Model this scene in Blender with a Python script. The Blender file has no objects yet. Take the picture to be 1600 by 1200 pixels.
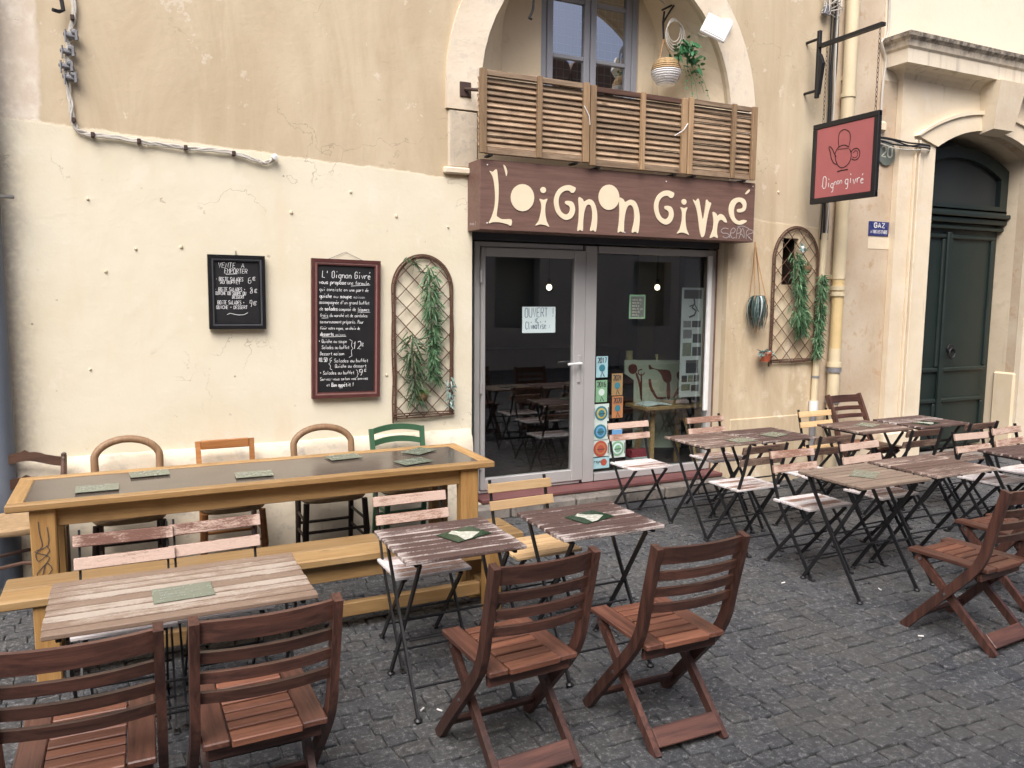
import bpy, bmesh, math, random
from mathutils import Vector, Matrix
random.seed(11)
R = math.radians
S = bpy.context.scene
COL = S.collection

# ------------------------------------------------------------------ camera
FPX, CAMH, WALL = 1240.0, 1.8, 5.75           # focal length in photo pixels, eye height, street wall plane y
yaw, pit, rol = R(26.0), R(6.39), R(0.44)
fw = Vector((math.sin(yaw)*math.cos(pit), math.cos(yaw)*math.cos(pit), -math.sin(pit)))
rt = Vector((math.cos(yaw), -math.sin(yaw), 0)); up = rt.cross(fw)
rt, up = math.cos(rol)*rt+math.sin(rol)*up, -math.sin(rol)*rt+math.cos(rol)*up
cam = bpy.data.objects.new('camera', bpy.data.cameras.new('camera')); COL.objects.link(cam)
cam.matrix_world = Matrix(((rt.x, up.x, -fw.x, 0), (rt.y, up.y, -fw.y, 0), (rt.z, up.z, -fw.z, CAMH), (0, 0, 0, 1)))
cam.data.sensor_width = 36; cam.data.lens = 36*FPX/1600; cam.data.clip_end = 500; cam.data.clip_start = .05
S.camera = cam
S.cycles.max_bounces = 6; S.cycles.transparent_max_bounces = 8; S.cycles.diffuse_bounces = 3; S.cycles.glossy_bounces = 3
# ------------------------------------------------------------------ sky, sun, exposure
SUN_EL, SUN_AZ = R(52), R(215)                # azimuth clockwise from +y
w = bpy.data.worlds.new('World'); S.world = w; w.use_nodes = True
nt = w.node_tree; bg = nt.nodes['Background']
sky = nt.nodes.new('ShaderNodeTexSky'); sky.sky_type = 'NISHITA'; sky.sun_disc = False
sky.sun_elevation = SUN_EL; sky.sun_rotation = SUN_AZ; sky.dust_density = 8.0; sky.air_density = .5; sky.ozone_density = 3.0
nt.links.new(sky.outputs[0], bg.inputs[0]); bg.inputs[1].default_value = 0.15
sl = bpy.data.lights.new('sun', 'SUN'); sl.energy = 1.5; sl.angle = R(45); sl.color = (1, .98, .95)
so = bpy.data.objects.new('sun', sl); COL.objects.link(so)
sd = Vector((math.sin(SUN_AZ)*math.cos(SUN_EL), math.cos(SUN_AZ)*math.cos(SUN_EL), math.sin(SUN_EL)))
so.rotation_euler = sd.to_track_quat('Z', 'Y').to_euler()
S.view_settings.view_transform = 'Standard'; S.view_settings.look = 'None'
S.view_settings.exposure = 0.62; S.view_settings.gamma = 1; S.view_settings.use_curve_mapping = False

def ray(px, py): return rt*((px-800)/FPX) - up*((py-600)/FPX) + fw
def P(px, py, Y=WALL):                        # photo pixel -> point on the vertical plane y = Y
    d = ray(px, py); v = d*(Y/d.y); v.z += CAMH; return v
def G(px, py, z=0.0):                         # photo pixel -> point on the level plane z
    d = ray(px, py); v = d*((z-CAMH)/d.z); v.z = z; return v
def pix(v):
    q = Vector(v)-Vector((0, 0, CAMH)); k = q.dot(fw)
    return (800+FPX*q.dot(rt)/k, 600-FPX*q.dot(up)/k, k)

# ------------------------------------------------------------------ materials
MAT = {}
class N:
    def __init__(s, name):
        s.m = bpy.data.materials.new(name); s.m.use_nodes = True; s.t = s.m.node_tree
        s.b = s.t.nodes['Principled BSDF']; MAT[name] = s.m
    def n(s, ty, **k):
        x = s.t.nodes.new('ShaderNode'+ty)
        for a, v in k.items():
            if a.startswith('i_'):
                a = a[2:]; a = int(a) if a.isdigit() else a
                s.put(x.inputs[a], v)
            else: setattr(x, a, v)
        return x
    def put(s, sock, v):
        if isinstance(v, bpy.types.NodeSocket): s.t.links.new(v, sock)
        elif isinstance(v, bpy.types.Node): s.t.links.new(v.outputs[0], sock)
        elif isinstance(v, tuple) and len(v) == 3 and sock.type == 'RGBA': sock.default_value = (*v, 1)
        else: sock.default_value = v
    def obj(s): return s.n('TexCoord').outputs['Object']
    def gen(s): return s.n('TexCoord').outputs['Generated']
    def rnd(s): return s.n('ObjectInfo').outputs['Random']
    def isl(s): return s.n('NewGeometry').outputs['Random Per Island']
    def math(s, op, a, b=0.0, c=0.0, clamp=False):
        x = s.n('Math', operation=op, use_clamp=clamp); s.put(x.inputs[0], a); s.put(x.inputs[1], b); s.put(x.inputs[2], c); return x.outputs[0]
    def shift(s, v, k=37.0):                  # per-object random offset so alike pieces differ
        r = s.math('MULTIPLY', s.rnd(), k)
        x = s.n('VectorMath', operation='ADD'); s.put(x.inputs[0], v)
        c = s.n('CombineXYZ'); s.put(c.inputs[0], r); s.put(c.inputs[1], s.math('MULTIPLY', r, 1.7)); s.put(c.inputs[2], s.math('MULTIPLY', r, 2.3))
        s.put(x.inputs[1], c.outputs[0]); return x.outputs[0]
    def scale(s, v, sc):
        x = s.n('VectorMath', operation='MULTIPLY'); s.put(x.inputs[0], v); x.inputs[1].default_value = sc; return x.outputs[0]
    def noise(s, v, sc, det=4, rough=.55, dist=0.0):
        x = s.n('TexNoise'); s.put(x.inputs['Vector'], v); x.inputs['Scale'].default_value = sc; x.inputs['Detail'].default_value = det
        x.inputs['Roughness'].default_value = rough; x.inputs['Distortion'].default_value = dist; return x.outputs[0]
    def ramp(s, f, lo, hi, a=0.0, b=1.0):
        x = s.n('MapRange'); x.interpolation_type = 'SMOOTHSTEP'; s.put(x.inputs[0], f); s.put(x.inputs[1], lo); s.put(x.inputs[2], hi); s.put(x.inputs[3], a); s.put(x.inputs[4], b); return x.outputs[0]
    def mix(s, f, a, b, mode='MIX'):
        x = s.n('Mix', data_type='RGBA', blend_type=mode); s.put(x.inputs[0], f); s.put(x.inputs[6], a); s.put(x.inputs[7], b); return x.outputs[2]
    def bump(s, h, st=.3, d=.01):
        x = s.n('Bump'); x.inputs['Strength'].default_value = st; x.inputs['Distance'].default_value = d; s.put(x.inputs['Height'], h); s.t.links.new(x.outputs[0], s.b.inputs['Normal'])
    def out(s, col=None, rough=None, metal=None, spec=None):
        if col is not None: s.put(s.b.inputs['Base Color'], col)
        if rough is not None: s.put(s.b.inputs['Roughness'], rough)
        if metal is not None: s.put(s.b.inputs['Metallic'], metal)
        if spec is not None: s.put(s.b.inputs['Specular IOR Level'], spec)
        return s.m

def flat(name, col, rough=.6, metal=0.0, var=.15, sc=14, bump=.12, spec=.4):   # plain painted stuff with slight mottling
    a = N(name); v = a.shift(a.obj()); f = a.noise(v, sc, 5)
    lo = tuple(c*(1-var) for c in col); hi = tuple(min(1, c*(1+var)) for c in col)
    a.bump(a.noise(v, sc*6, 3), bump, .003)
    return a.out(a.mix(f, lo, hi), a.ramp(f, .2, .8, rough-.08, rough+.08), metal, spec)

def wood(name, c1, c2, rough=.5, sc=9.0, axis=0, bump=.25, dirt=None, spec=.4):
    a = N(name); v = a.shift(a.obj())
    st = [14.0, 14.0, 14.0]; st[axis] = .9
    vv = a.scale(v, tuple(st))
    f = a.noise(vv, sc*.35, 6, .65, .6); g = a.noise(vv, sc*2.2, 3); k = a.noise(v, 5, 3)
    c = a.mix(a.ramp(f, .28, .72), c1, c2)
    c = a.mix(a.ramp(g, .55, .8, 0, .35), c, tuple(x*.45 for x in c1))
    r = a.ramp(a.rnd(), 0, 1, .70, 1.22)
    c = a.mix(1.0, c, a.n('CombineColor', i_0=r, i_1=r, i_2=r).outputs[0], 'MULTIPLY')
    if dirt:
        c = a.mix(a.ramp(k, .5, .72, 0, .6), c, dirt)
        kn = a.n('TexVoronoi', i_Vector=a.scale(v, (1.0, 3.0, 3.0)), i_Scale=2.6); c = a.mix(a.ramp(kn.outputs[0], .05, .12, .7, 0), c, tuple(q*.35 for q in c1))
    a.bump(a.math('ADD', f, a.math('MULTIPLY', g, .5)), bump, .003)
    return a.out(c, a.ramp(k, .3, .7, rough-.07, rough+.1), 0.0, spec)

def worn(name, dark, pale, amount, edge=.5, rough=.62):   # brown stain worn off slats down to pale wood, most along the edges unless edge is negative
    a = N(name); v = a.shift(a.obj(), 53.0)
    g = a.n('SeparateXYZ', i_0=a.gen())
    e = a.math('MULTIPLY', a.math('ABSOLUTE', a.math('SUBTRACT', g.outputs[1], .5)), 2.0)
    e2 = a.math('MULTIPLY', a.math('ABSOLUTE', a.math('SUBTRACT', g.outputs[0], .5)), 2.0)
    ed = a.math('ADD', a.math('MULTIPLY', a.ramp(e, .78, 1), edge*.34), a.math('MULTIPLY', a.ramp(e2, .72, 1), edge*.26))
    n1 = a.noise(a.scale(v, (3, 22, 22)), 3.0, 7, .72, .4); n2 = a.noise(v, 3.2, 3); n3 = a.noise(a.scale(v, (6, 40, 40)), 9, 4)
    n4 = a.noise(a.scale(v, (1.6, 5, 5)), 60, 3, .6)
    h = a.math('ADD', a.math('ADD', a.math('MULTIPLY', n1, .55), a.math('MULTIPLY', n2, .45)), ed)
    h = a.math('ADD', h, a.math('MULTIPLY', a.math('SUBTRACT', n4, .5), .35))
    h = a.math('ADD', h, a.math('MULTIPLY', a.math('SUBTRACT', a.rnd(), .5), .20))
    f = a.ramp(h, 1.0-amount-.10, 1.0-amount+.10)
    d2 = a.mix(n3, tuple(c*.6 for c in dark), tuple(min(1, c*1.4) for c in dark))
    p2 = a.mix(n3, tuple(c*.68 for c in pale), tuple(min(1, c*1.15) for c in pale))
    a.bump(a.math('ADD', n1, a.math('MULTIPLY', n3, .6)), .35, .003)
    return a.out(a.mix(f, d2, p2), a.ramp(n1, .3, .7, rough-.1, rough+.1), 0, .35)

# wall plaster: cream limewash below an uneven line, older tan render above it
def plaster():
    a = N('plaster'); v = a.obj(); s = a.n('SeparateXYZ', i_0=v); x, z = s.outputs[0], s.outputs[2]
    n = a.noise(v, 1.3, 6, .6); nf = a.noise(v, 26, 5, .6); nm = a.noise(v, 5, 6, .65); nb = a.noise(v, .55, 4)
    streak = a.noise(a.scale(v, (3.2, 1, .7)), .9, 6, .65, .8)
    edge = a.math('ADD', a.math('MULTIPLY', x, -.055), 2.80)
    edge = a.math('ADD', edge, a.math('MULTIPLY', a.math('SUBTRACT', nm, .5), .07))
    upm = a.ramp(a.math('SUBTRACT', z, edge), -.006, .012)
    tan = a.mix(a.ramp(streak, .32, .68), (.475, .385, .255), (.585, .49, .345)); tan = a.mix(a.ramp(n, .35, .75, 0, .55), tan, (.51, .405, .275))
    tan = a.mix(a.ramp(nb, .5, .68, 0, .6), tan, (.61, .53, .375))
    cream = a.mix(a.ramp(n, .35, .7), (.725, .675, .53), (.69, .625, .465))
    cream = a.mix(a.ramp(nm, .55, .75, 0, .5), cream, (.75, .705, .58))
    cream = a.mix(a.ramp(a.noise(a.scale(v, (2.2, 1, .5)), 1.5, 5), .52, .74, 0, .55), cream, (.69, .575, .41))
    # right of the shop the limewash is older, stained and patched
    rx = a.ramp(a.math('ADD', x, a.math('MULTIPLY', n, .5)), 4.9, 5.3)
    old = a.mix(a.ramp(streak, .3, .7), (.50, .39, .25), (.64, .53, .365)); old = a.mix(a.ramp(nm, .56, .7, 0, .75), old, (.66, .57, .42))
    old = a.mix(a.ramp(a.noise(v, 2.1, 5), .56, .66, 0, .7), old, (.72, .62, .45))
    low = a.mix(rx, cream, old)
    dirt = a.math('MULTIPLY', a.ramp(a.math('ADD', z, a.math('MULTIPLY', nm, .5)), .95, .3), a.ramp(n, .25, .7))
    low = a.mix(a.math('MULTIPLY', dirt, .55), low, (.40, .345, .27))
    c = a.mix(upm, low, tan)
    strip = a.math('MULTIPLY', a.ramp(a.math('ADD', x, a.math('MULTIPLY', a.math('SUBTRACT', nm, .5), .12)), -.39, -.42), upm)
    c = a.mix(strip, c, a.mix(a.ramp(nm, .4, .65), (.62, .53, .42), (.74, .67, .56)))
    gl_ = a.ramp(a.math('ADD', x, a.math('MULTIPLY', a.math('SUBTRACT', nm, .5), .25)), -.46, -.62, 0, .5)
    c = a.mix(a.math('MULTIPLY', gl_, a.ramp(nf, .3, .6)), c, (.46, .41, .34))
    spk = a.n('TexVoronoi', i_Vector=v, i_Scale=6.5); spk.inputs['Randomness'].default_value = 1
    c = a.mix(a.math('MULTIPLY', a.ramp(spk.outputs[0], .035, .06, .5, 0), a.ramp(nm, .42, .55)), c, (.50, .43, .33))
    chip = a.math('MULTIPLY', a.ramp(a.noise(v, 9, 3), .70, .73), a.ramp(n, .45, .6))
    c = a.mix(a.math('MULTIPLY', chip, .8), c, (.52, .45, .35))
    hole = a.n('TexVoronoi', i_Vector=v, i_Scale=3.2); hole.feature = 'F1'
    c = a.mix(a.ramp(hole.outputs[0], .025, .04, .75, 0), c, (.20, .16, .11))
    wv = a.n('VectorMath', operation='ADD'); a.put(wv.inputs[0], v); a.put(wv.inputs[1], a.n('TexNoise', i_Vector=v, i_Scale=4.0, i_Detail=5.0).outputs[1])
    ck = a.n('TexVoronoi', i_Vector=wv.outputs[0], i_Scale=1.1); ck.feature = 'DISTANCE_TO_EDGE'
    crack = a.math('MULTIPLY', a.ramp(ck.outputs[0], .002, .007, 1, 0), a.ramp(a.noise(v, .9, 3), .53, .60))
    c = a.mix(a.math('MULTIPLY', crack, .55), c, (.30, .24, .17))
    pt_ = a.math('MULTIPLY', a.ramp(a.noise(v, 3.4, 6, .7), .60, .63), .35); c = a.mix(pt_, c, (.78, .71, .60))
    h = a.math('ADD', a.math('MULTIPLY', nm, .6), a.math('MULTIPLY', nf, .22)); h = a.math('SUBTRACT', h, a.math('MULTIPLY', upm, .35)); h = a.math('SUBTRACT', h, a.math('MULTIPLY', chip, .4))
    a.bump(h, .42, .02); a.out(c, .9, 0, .2)
plaster()
def stone(name, c1, c2, c3, rough=.85, sc=2.0, dark=(.22, .19, .15), da=.5):
    a = N(name); v = a.obj(); n = a.noise(v, sc, 6, .6); m = a.noise(v, sc*4, 6, .65); f = a.noise(v, 40, 4)
    c = a.mix(a.ramp(n, .3, .7), c1, c2); c = a.mix(a.ramp(m, .5, .7), c, c3)
    st = a.noise(a.scale(v, (6, 6, .6)), sc, 5)
    c = a.mix(a.ramp(st, .62, .8, 0, da), c, dark)
    a.bump(a.math('ADD', m, a.math('MULTIPLY', f, .25)), .4, .015); a.out(c, rough, 0, .25)
stone('arch_stone', (.66, .56, .42), (.76, .68, .54), (.60, .52, .42), da=.3)
stone('pier_stone', (.50, .43, .33), (.62, .54, .42), (.42, .37, .30), sc=4, da=.5)
stone('portal_stone', (.68, .57, .415), (.77, .67, .50), (.72, .63, .50), da=.35)
stone('portal_wall', (.66, .54, .37), (.74, .62, .44), (.70, .60, .46), sc=1.2, da=.25)
stone('gaz_wall', (.48, .37, .255), (.62, .53, .40), (.47, .33, .21), sc=1.8, da=.3)
stone('cream_wall', (.75, .665, .52), (.79, .71, .56), (.74, .65, .50), sc=.8, da=.1)
stone('plinth', (.63, .55, .42), (.72, .64, .50), (.50, .45, .37), sc=2.6, dark=(.25, .22, .19), da=.7)
stone('step_stone', (.16, .145, .13), (.25, .225, .195), (.12, .11, .1), sc=5)
stone('reveal_plaster', (.62, .52, .37), (.70, .60, .44), (.60, .50, .36), sc=1.5)
stone('opposite_wall', (.66, .62, .56), (.72, .67, .60), (.64, .60, .55), sc=.6)

def cornice_mat():
    a = N('cornice_stone'); v = a.obj(); z = a.n('SeparateXYZ', i_0=v).outputs[2]; n = a.noise(v, 2, 6); m = a.noise(v, 9, 6, .7); st = a.noise(a.scale(v, (9, 9, .5)), 1.3, 6, .6)
    c = a.mix(a.ramp(n, .3, .7), (.66, .57, .44), (.75, .67, .53)); c = a.mix(a.ramp(st, .52, .72, 0, .6), c, (.30, .26, .22))
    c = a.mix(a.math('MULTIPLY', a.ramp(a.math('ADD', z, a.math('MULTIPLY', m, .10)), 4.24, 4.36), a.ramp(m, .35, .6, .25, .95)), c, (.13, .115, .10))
    a.bump(m, .5, .012); a.out(c, .9, 0, .2)
cornice_mat()
def cobble():
    a = N('cobble'); v = a.n('NewGeometry').outputs['Position']; r = a.math('FRACT', a.math('ADD', a.math('MULTIPLY', a.rnd(), 7.3), a.isl()))
    n = a.noise(v, 9, 6, .65); f = a.noise(v, 36, 7, .85); b = a.noise(v, 1.1, 4)
    c = a.mix(r, (.050, .054, .061), (.084, .087, .091)); c = a.mix(a.ramp(a.math('FRACT', a.math('MULTIPLY', r, 5.7)), .6, 1, 0, .6), c, (.084, .082, .078))
    c = a.mix(a.ramp(b, .42, .7, 0, .65), c, (.090, .089, .083)); c = a.mix(a.ramp(n, .5, .8, 0, .5), c, (.034, .038, .048))
    c = a.mix(a.ramp(f, .525, .60, 0, .8), c, (.25, .252, .25)); c = a.mix(a.ramp(f, .47, .39, 0, .8), c, (.03, .031, .035))
    c = a.mix(a.ramp(a.noise(v, 2.3, 5, .6), .66, .74, 0, .6), c, (.045, .043, .043))
    c = a.mix(a.ramp(a.noise(v, .7, 6, .65), .50, .62, 0, .35), c, (.092, .090, .082))
    a.bump(a.math('ADD', f, n), .9, .008); a.out(c, a.ramp(n, .3, .7, .55, .78), 0, .4)
cobble()
def joint():
    a = N('joint'); v = a.obj(); n = a.noise(v, 3, 5); f = a.noise(v, 50, 4)
    a.bump(f, .5, .01); a.out(a.mix(a.ramp(f, .35, .7), a.mix(a.ramp(n, .4, .6), (.04, .039, .039), (.12, .118, .112)), (.15, .148, .14)), .9)
joint()
wood('red_wood', (.044, .020, .016), (.128, .056, .039), .40, spec=.5)
wood('red_wood_y', (.066, .027, .019), (.175, .074, .047), .40, axis=1, spec=.5)
wood('red_wood_z', (.042, .019, .015), (.125, .054, .037), .40, axis=2, spec=.5)
wood('seat_wood', (.105, .041, .026), (.25, .102, .058), .42, spec=.5)
wood('yellow_wood', (.31, .18, .068), (.43, .27, .115), .5, dirt=(.25, .145, .06))
wood('yellow_wood_y', (.31, .18, .068), (.43, .27, .115), .5, axis=1)
wood('yellow_wood_z', (.29, .155, .050), (.40, .235, .085), .5, axis=2)
wood('bench_wood', (.32, .19, .075), (.45, .295, .135), .55, dirt=(.27, .18, .09))
wood('louver_wood', (.21, .135, .080), (.42, .31, .205), .7, dirt=(.15, .10, .065))
wood('louver_frame', (.24, .15, .08), (.37, .25, .14), .65, axis=2)
wood('pale_wood', (.50, .325, .155), (.63, .44, .24), .6, dirt=(.42, .28, .15))
wood('bentwood', (.30, .175, .09), (.42, .265, .15), .45, axis=2, dirt=(.22, .12, .06))
wood('pine', (.34, .135, .04), (.46, .21, .075), .45)
wood('old_dark_wood', (.055, .030, .020), (.115, .062, .042), .4, spec=.5)
wood('old_dark_leg', (.018, .012, .010), (.045, .028, .02), .5, axis=2)
wood('trestle_wood', (.36, .22, .09), (.5, .33, .15), .5)
BR, PL = (.115, .064, .050), (.60, .49, .42)
worn('worn_brown', (.094, .058, .049), (.54, .47, .43), .31, .42)
worn('worn_mid', (.13, .084, .066), (.52, .42, .35), .36, .25)
worn('worn_pale', (.235, .165, .118), (.47, .40, .33), .48, -.3)  # slat edges painted darker to bring out the shade in the gaps
worn('worn_grey', (.22, .165, .125), (.38, .30, .225), .42, -.3)  # gap shade painted along these slat edges too
worn('worn_gloss_seat', (.24, .145, .10), (.74, .69, .67), .50, .4)  # pale tone is worn paint plus sky gloss put into the colour
worn('worn_back', (.17, .085, .062), (.62, .46, .37), .385, .5)
worn('worn_back_pink', (.27, .145, .10), (.62, .46, .37), .43, .4)
worn('worn_back_dark', (.10, .057, .042), (.34, .24, .18), .28, .4)
flat('black_metal', (.013, .013, .014), .42, .0, .3, 30, .1, .5)
flat('black_iron', (.02, .02, .021), .5, .2)
flat('rust_iron', (.06, .035, .028), .7)
flat('steel', (.5, .5, .5), .3, 1.0)
flat('grey_aluminium', (.50, .49, .475), .38, .3, .08, 4, .03)
flat('dark_aluminium', (.075, .078, .085), .45, .2, .1, 4, .03)
flat('white_plastic', (.78, .78, .76), .35)
flat('grey_cable', (.52, .49, .43), .5)
flat('black_cable', (.02, .02, .022), .5)
flat('clamp_metal', (.22, .22, .23), .55, .4, .3, 60)
flat('window_paint', (.27, .28, .31), .5, 0, .12, 6)
wood('fascia_brown', (.115, .066, .052), (.165, .094, .074), .5)
flat('sign_cream', (.76, .66, .47), .6, 0, .06)
flat('graffiti', (.42, .38, .36), .6)
flat('board_black', (.012, .012, .013), .5, 0, .4, 5)
flat('board_frame_black', (.010, .010, .011), .35)
flat('board_frame_red', (.085, .028, .025), .45, 0, .35, 20)
flat('board_frame_light', (.24, .13, .115), .5, 0, .3, 30)
flat('chalk', (.72, .73, .73), .9, 0, .2, 60)
flat('chalk_dim', (.40, .41, .41), .9, 0, .2, 60)
flat('twig', (.105, .055, .035), .7, 0, .45, 30, .4)
flat('sign_red', (.40, .125, .125), .5, 0, .12, 5)
flat('sign_edge', (.015, .015, .016), .45)
flat('sign_ink', (.03, .012, .012), .5)
flat('white_paint', (.78, .77, .74), .5)
flat('pipe_cream', (.66, .56, .37), .5, 0, .14, 6)
flat('pipe_yellow', (.66, .50, .25), .5, 0, .14, 6)
flat('pipe_lead', (.26, .26, .27), .5, .3)
flat('post_light', (.45, .49, .55), .5); flat('post_dark', (.115, .135, .165), .55, 0, .25, 4)
flat('enamel_blue', (.035, .045, .16), .3)
flat('plaque_green', (.13, .15, .13), .5)
flat('door_green', (.013, .022, .019), .42, 0, .2, 4, .06, .5)
flat('transom_glass', (.028, .032, .031), .55, 0, .2, 2, .0)
flat('green_paint', (.045, .115, .06), .45)
flat('rush', (.36, .245, .135), .85, 0, .45, 26, .8)
flat('terracotta', (.42, .10, .045), .7)
flat('table_slate', (.105, .085, .070), .16, 0, .10, 2, .02, .5)
flat('card_grey', (.17, .195, .145), .25, 0, .3, 16)
flat('card_green', (.022, .05, .024), .2, 0, .7, 40)
flat('card_white', (.52, .53, .45), .25, 0, .25, 40)
flat('paper_white', (.62, .74, .73), .7, 0, .04)
flat('ink_blue', (.06, .09, .16), .7); flat('ink_dark', (.05, .05, .055), .7)
flat('poster_grey', (.50, .54, .53), .6, 0, .1)
flat('sticker_blue', (.36, .58, .62), .4); flat('sticker_green', (.22, .42, .25), .4); flat('sticker_orange', (.45, .20, .085), .4)
flat('sticker_brown', (.33, .22, .10), .4); flat('sticker_pale', (.60, .70, .64), .4); flat('emblem_teal', (.05, .20, .25), .4)
flat('emblem_yellow', (.55, .42, .10), .4); flat('emblem_red', (.42, .09, .06), .4); flat('emblem_sky', (.16, .36, .62), .4)
flat('red_strip', (.145, .058, .055), .6, 0, .35, 8)
flat('wood_strip', (.20, .12, .08), .75, 0, .5, 8, .4)
flat('canvas', (.62, .68, .55), .7, 0, .06); flat('paint_brown', (.20, .055, .04), .6, 0, .5, 20)
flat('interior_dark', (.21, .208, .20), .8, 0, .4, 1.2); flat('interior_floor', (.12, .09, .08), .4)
flat('pot_dark', (.05, .05, .05), .5); flat('pot_moss', (.16, .10, .05), .9, 0, .6, 60, .8)
flat('book_red', (.4, .04, .06), .5); flat('roof_tile', (.16, .10, .07), .8)
flat('rope', (.45, .27, .13), .9, 0, .3, 60); flat('basket_white', (.72, .71, .70), .9, 0, .2, 60); flat('basket_straw', (.42, .29, .15), .9, 0, .35, 60)
flat('candle', (.5, .45, .22), .5)
def leaf(name, c1, c2, c3, tr=.25):
    a = N(name); r = a.isl()
    c = a.mix(r, c1, c2); c = a.mix(a.ramp(a.math('FRACT', a.math('MULTIPLY', r, 9.1)), .7, 1, 0, .8), c, c3)
    a.out(c, .5, 0, .35)
leaf('leaf_fern', (.028, .085, .035), (.10, .22, .10), (.27, .40, .22)); leaf('leaf_dark', (.035, .07, .035), (.075, .12, .055), (.11, .17, .08))
leaf('leaf_moss', (.09, .18, .04), (.17, .28, .07), (.22, .32, .12)); leaf('leaf_silver', (.16, .27, .24), (.28, .40, .36), (.42, .50, .46))
leaf('leaf_spider', (.02, .045, .04), (.10, .15, .14), (.62, .67, .66)); leaf('leaf_ivy', (.03, .12, .045), (.07, .22, .09), (.13, .32, .17))
def emit(name, col, st):
    a = N(name); a.b.inputs['Emission Color'].default_value = (*col, 1); a.b.inputs['Emission Strength'].default_value = st; a.out(col, .5)
emit('bulb', (1, .84, .58), 4)
def glass(name, tint, ior=1.5):
    a = N(name); t = a.t; t.nodes.remove(a.b)
    tr = a.n('BsdfTransparent', i_0=tint); gl = a.n('BsdfGlossy'); gl.inputs['Roughness'].default_value = .015; a.put(gl.inputs[0], (.95, .97, 1.0))
    fr = a.n('Fresnel'); fr.inputs[0].default_value = ior
    f = a.math('MULTIPLY', fr, a.math('SUBTRACT', 1.0, a.n('NewGeometry').outputs['Backfacing']))
    mx = a.n('MixShader'); a.put(mx.inputs[0], f); t.links.new(tr.outputs[0], mx.inputs[1]); t.links.new(gl.outputs[0], mx.inputs[2])
    t.links.new(mx.outputs[0], t.nodes['Material Output'].inputs[0])
glass('glass', (.80, .83, .82), 2.15); glass('glass_dark', (.30, .32, .32)); glass('glass_upper', (.6, .62, .63), 5.5)

# ------------------------------------------------------------------ mesh helpers
OFF = {}
JOINED = ('chalk_lettering', 'chalk_flourish', 'graffiti_tag', 'print', 'handwriting', 'lettering', 'sign_lettering', 'number', 'teapot_drawing', 'figure_print', 'graffiti_scrawl', 'foliage', 'ivy', 'tassel', 'woven_band', 'wire_grille')
def tagged(o, label, cat, group=None, kind=None):
    if label: o['label'] = label
    if cat: o['category'] = cat
    if group: o['group'] = group
    if kind: o['kind'] = kind
    return o
def thing(name, label, cat, loc=(0, 0, 0), rz=0.0, group=None, world=False):
    o = bpy.data.objects.new(name, None); COL.objects.link(o); o.empty_display_size = .1
    o.location = loc; o.rotation_euler = (0, 0, rz); tagged(o, label, cat, group)
    if world: OFF[o.name] = Vector(loc)
    return o
def link(name, me, parent=None, loc=None, rot=None):
    o = bpy.data.objects.new(name, me); COL.objects.link(o)
    if parent: o.parent = parent
    if loc is not None: o.location = loc
    if rot is not None: o.rotation_euler = rot
    return o
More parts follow.
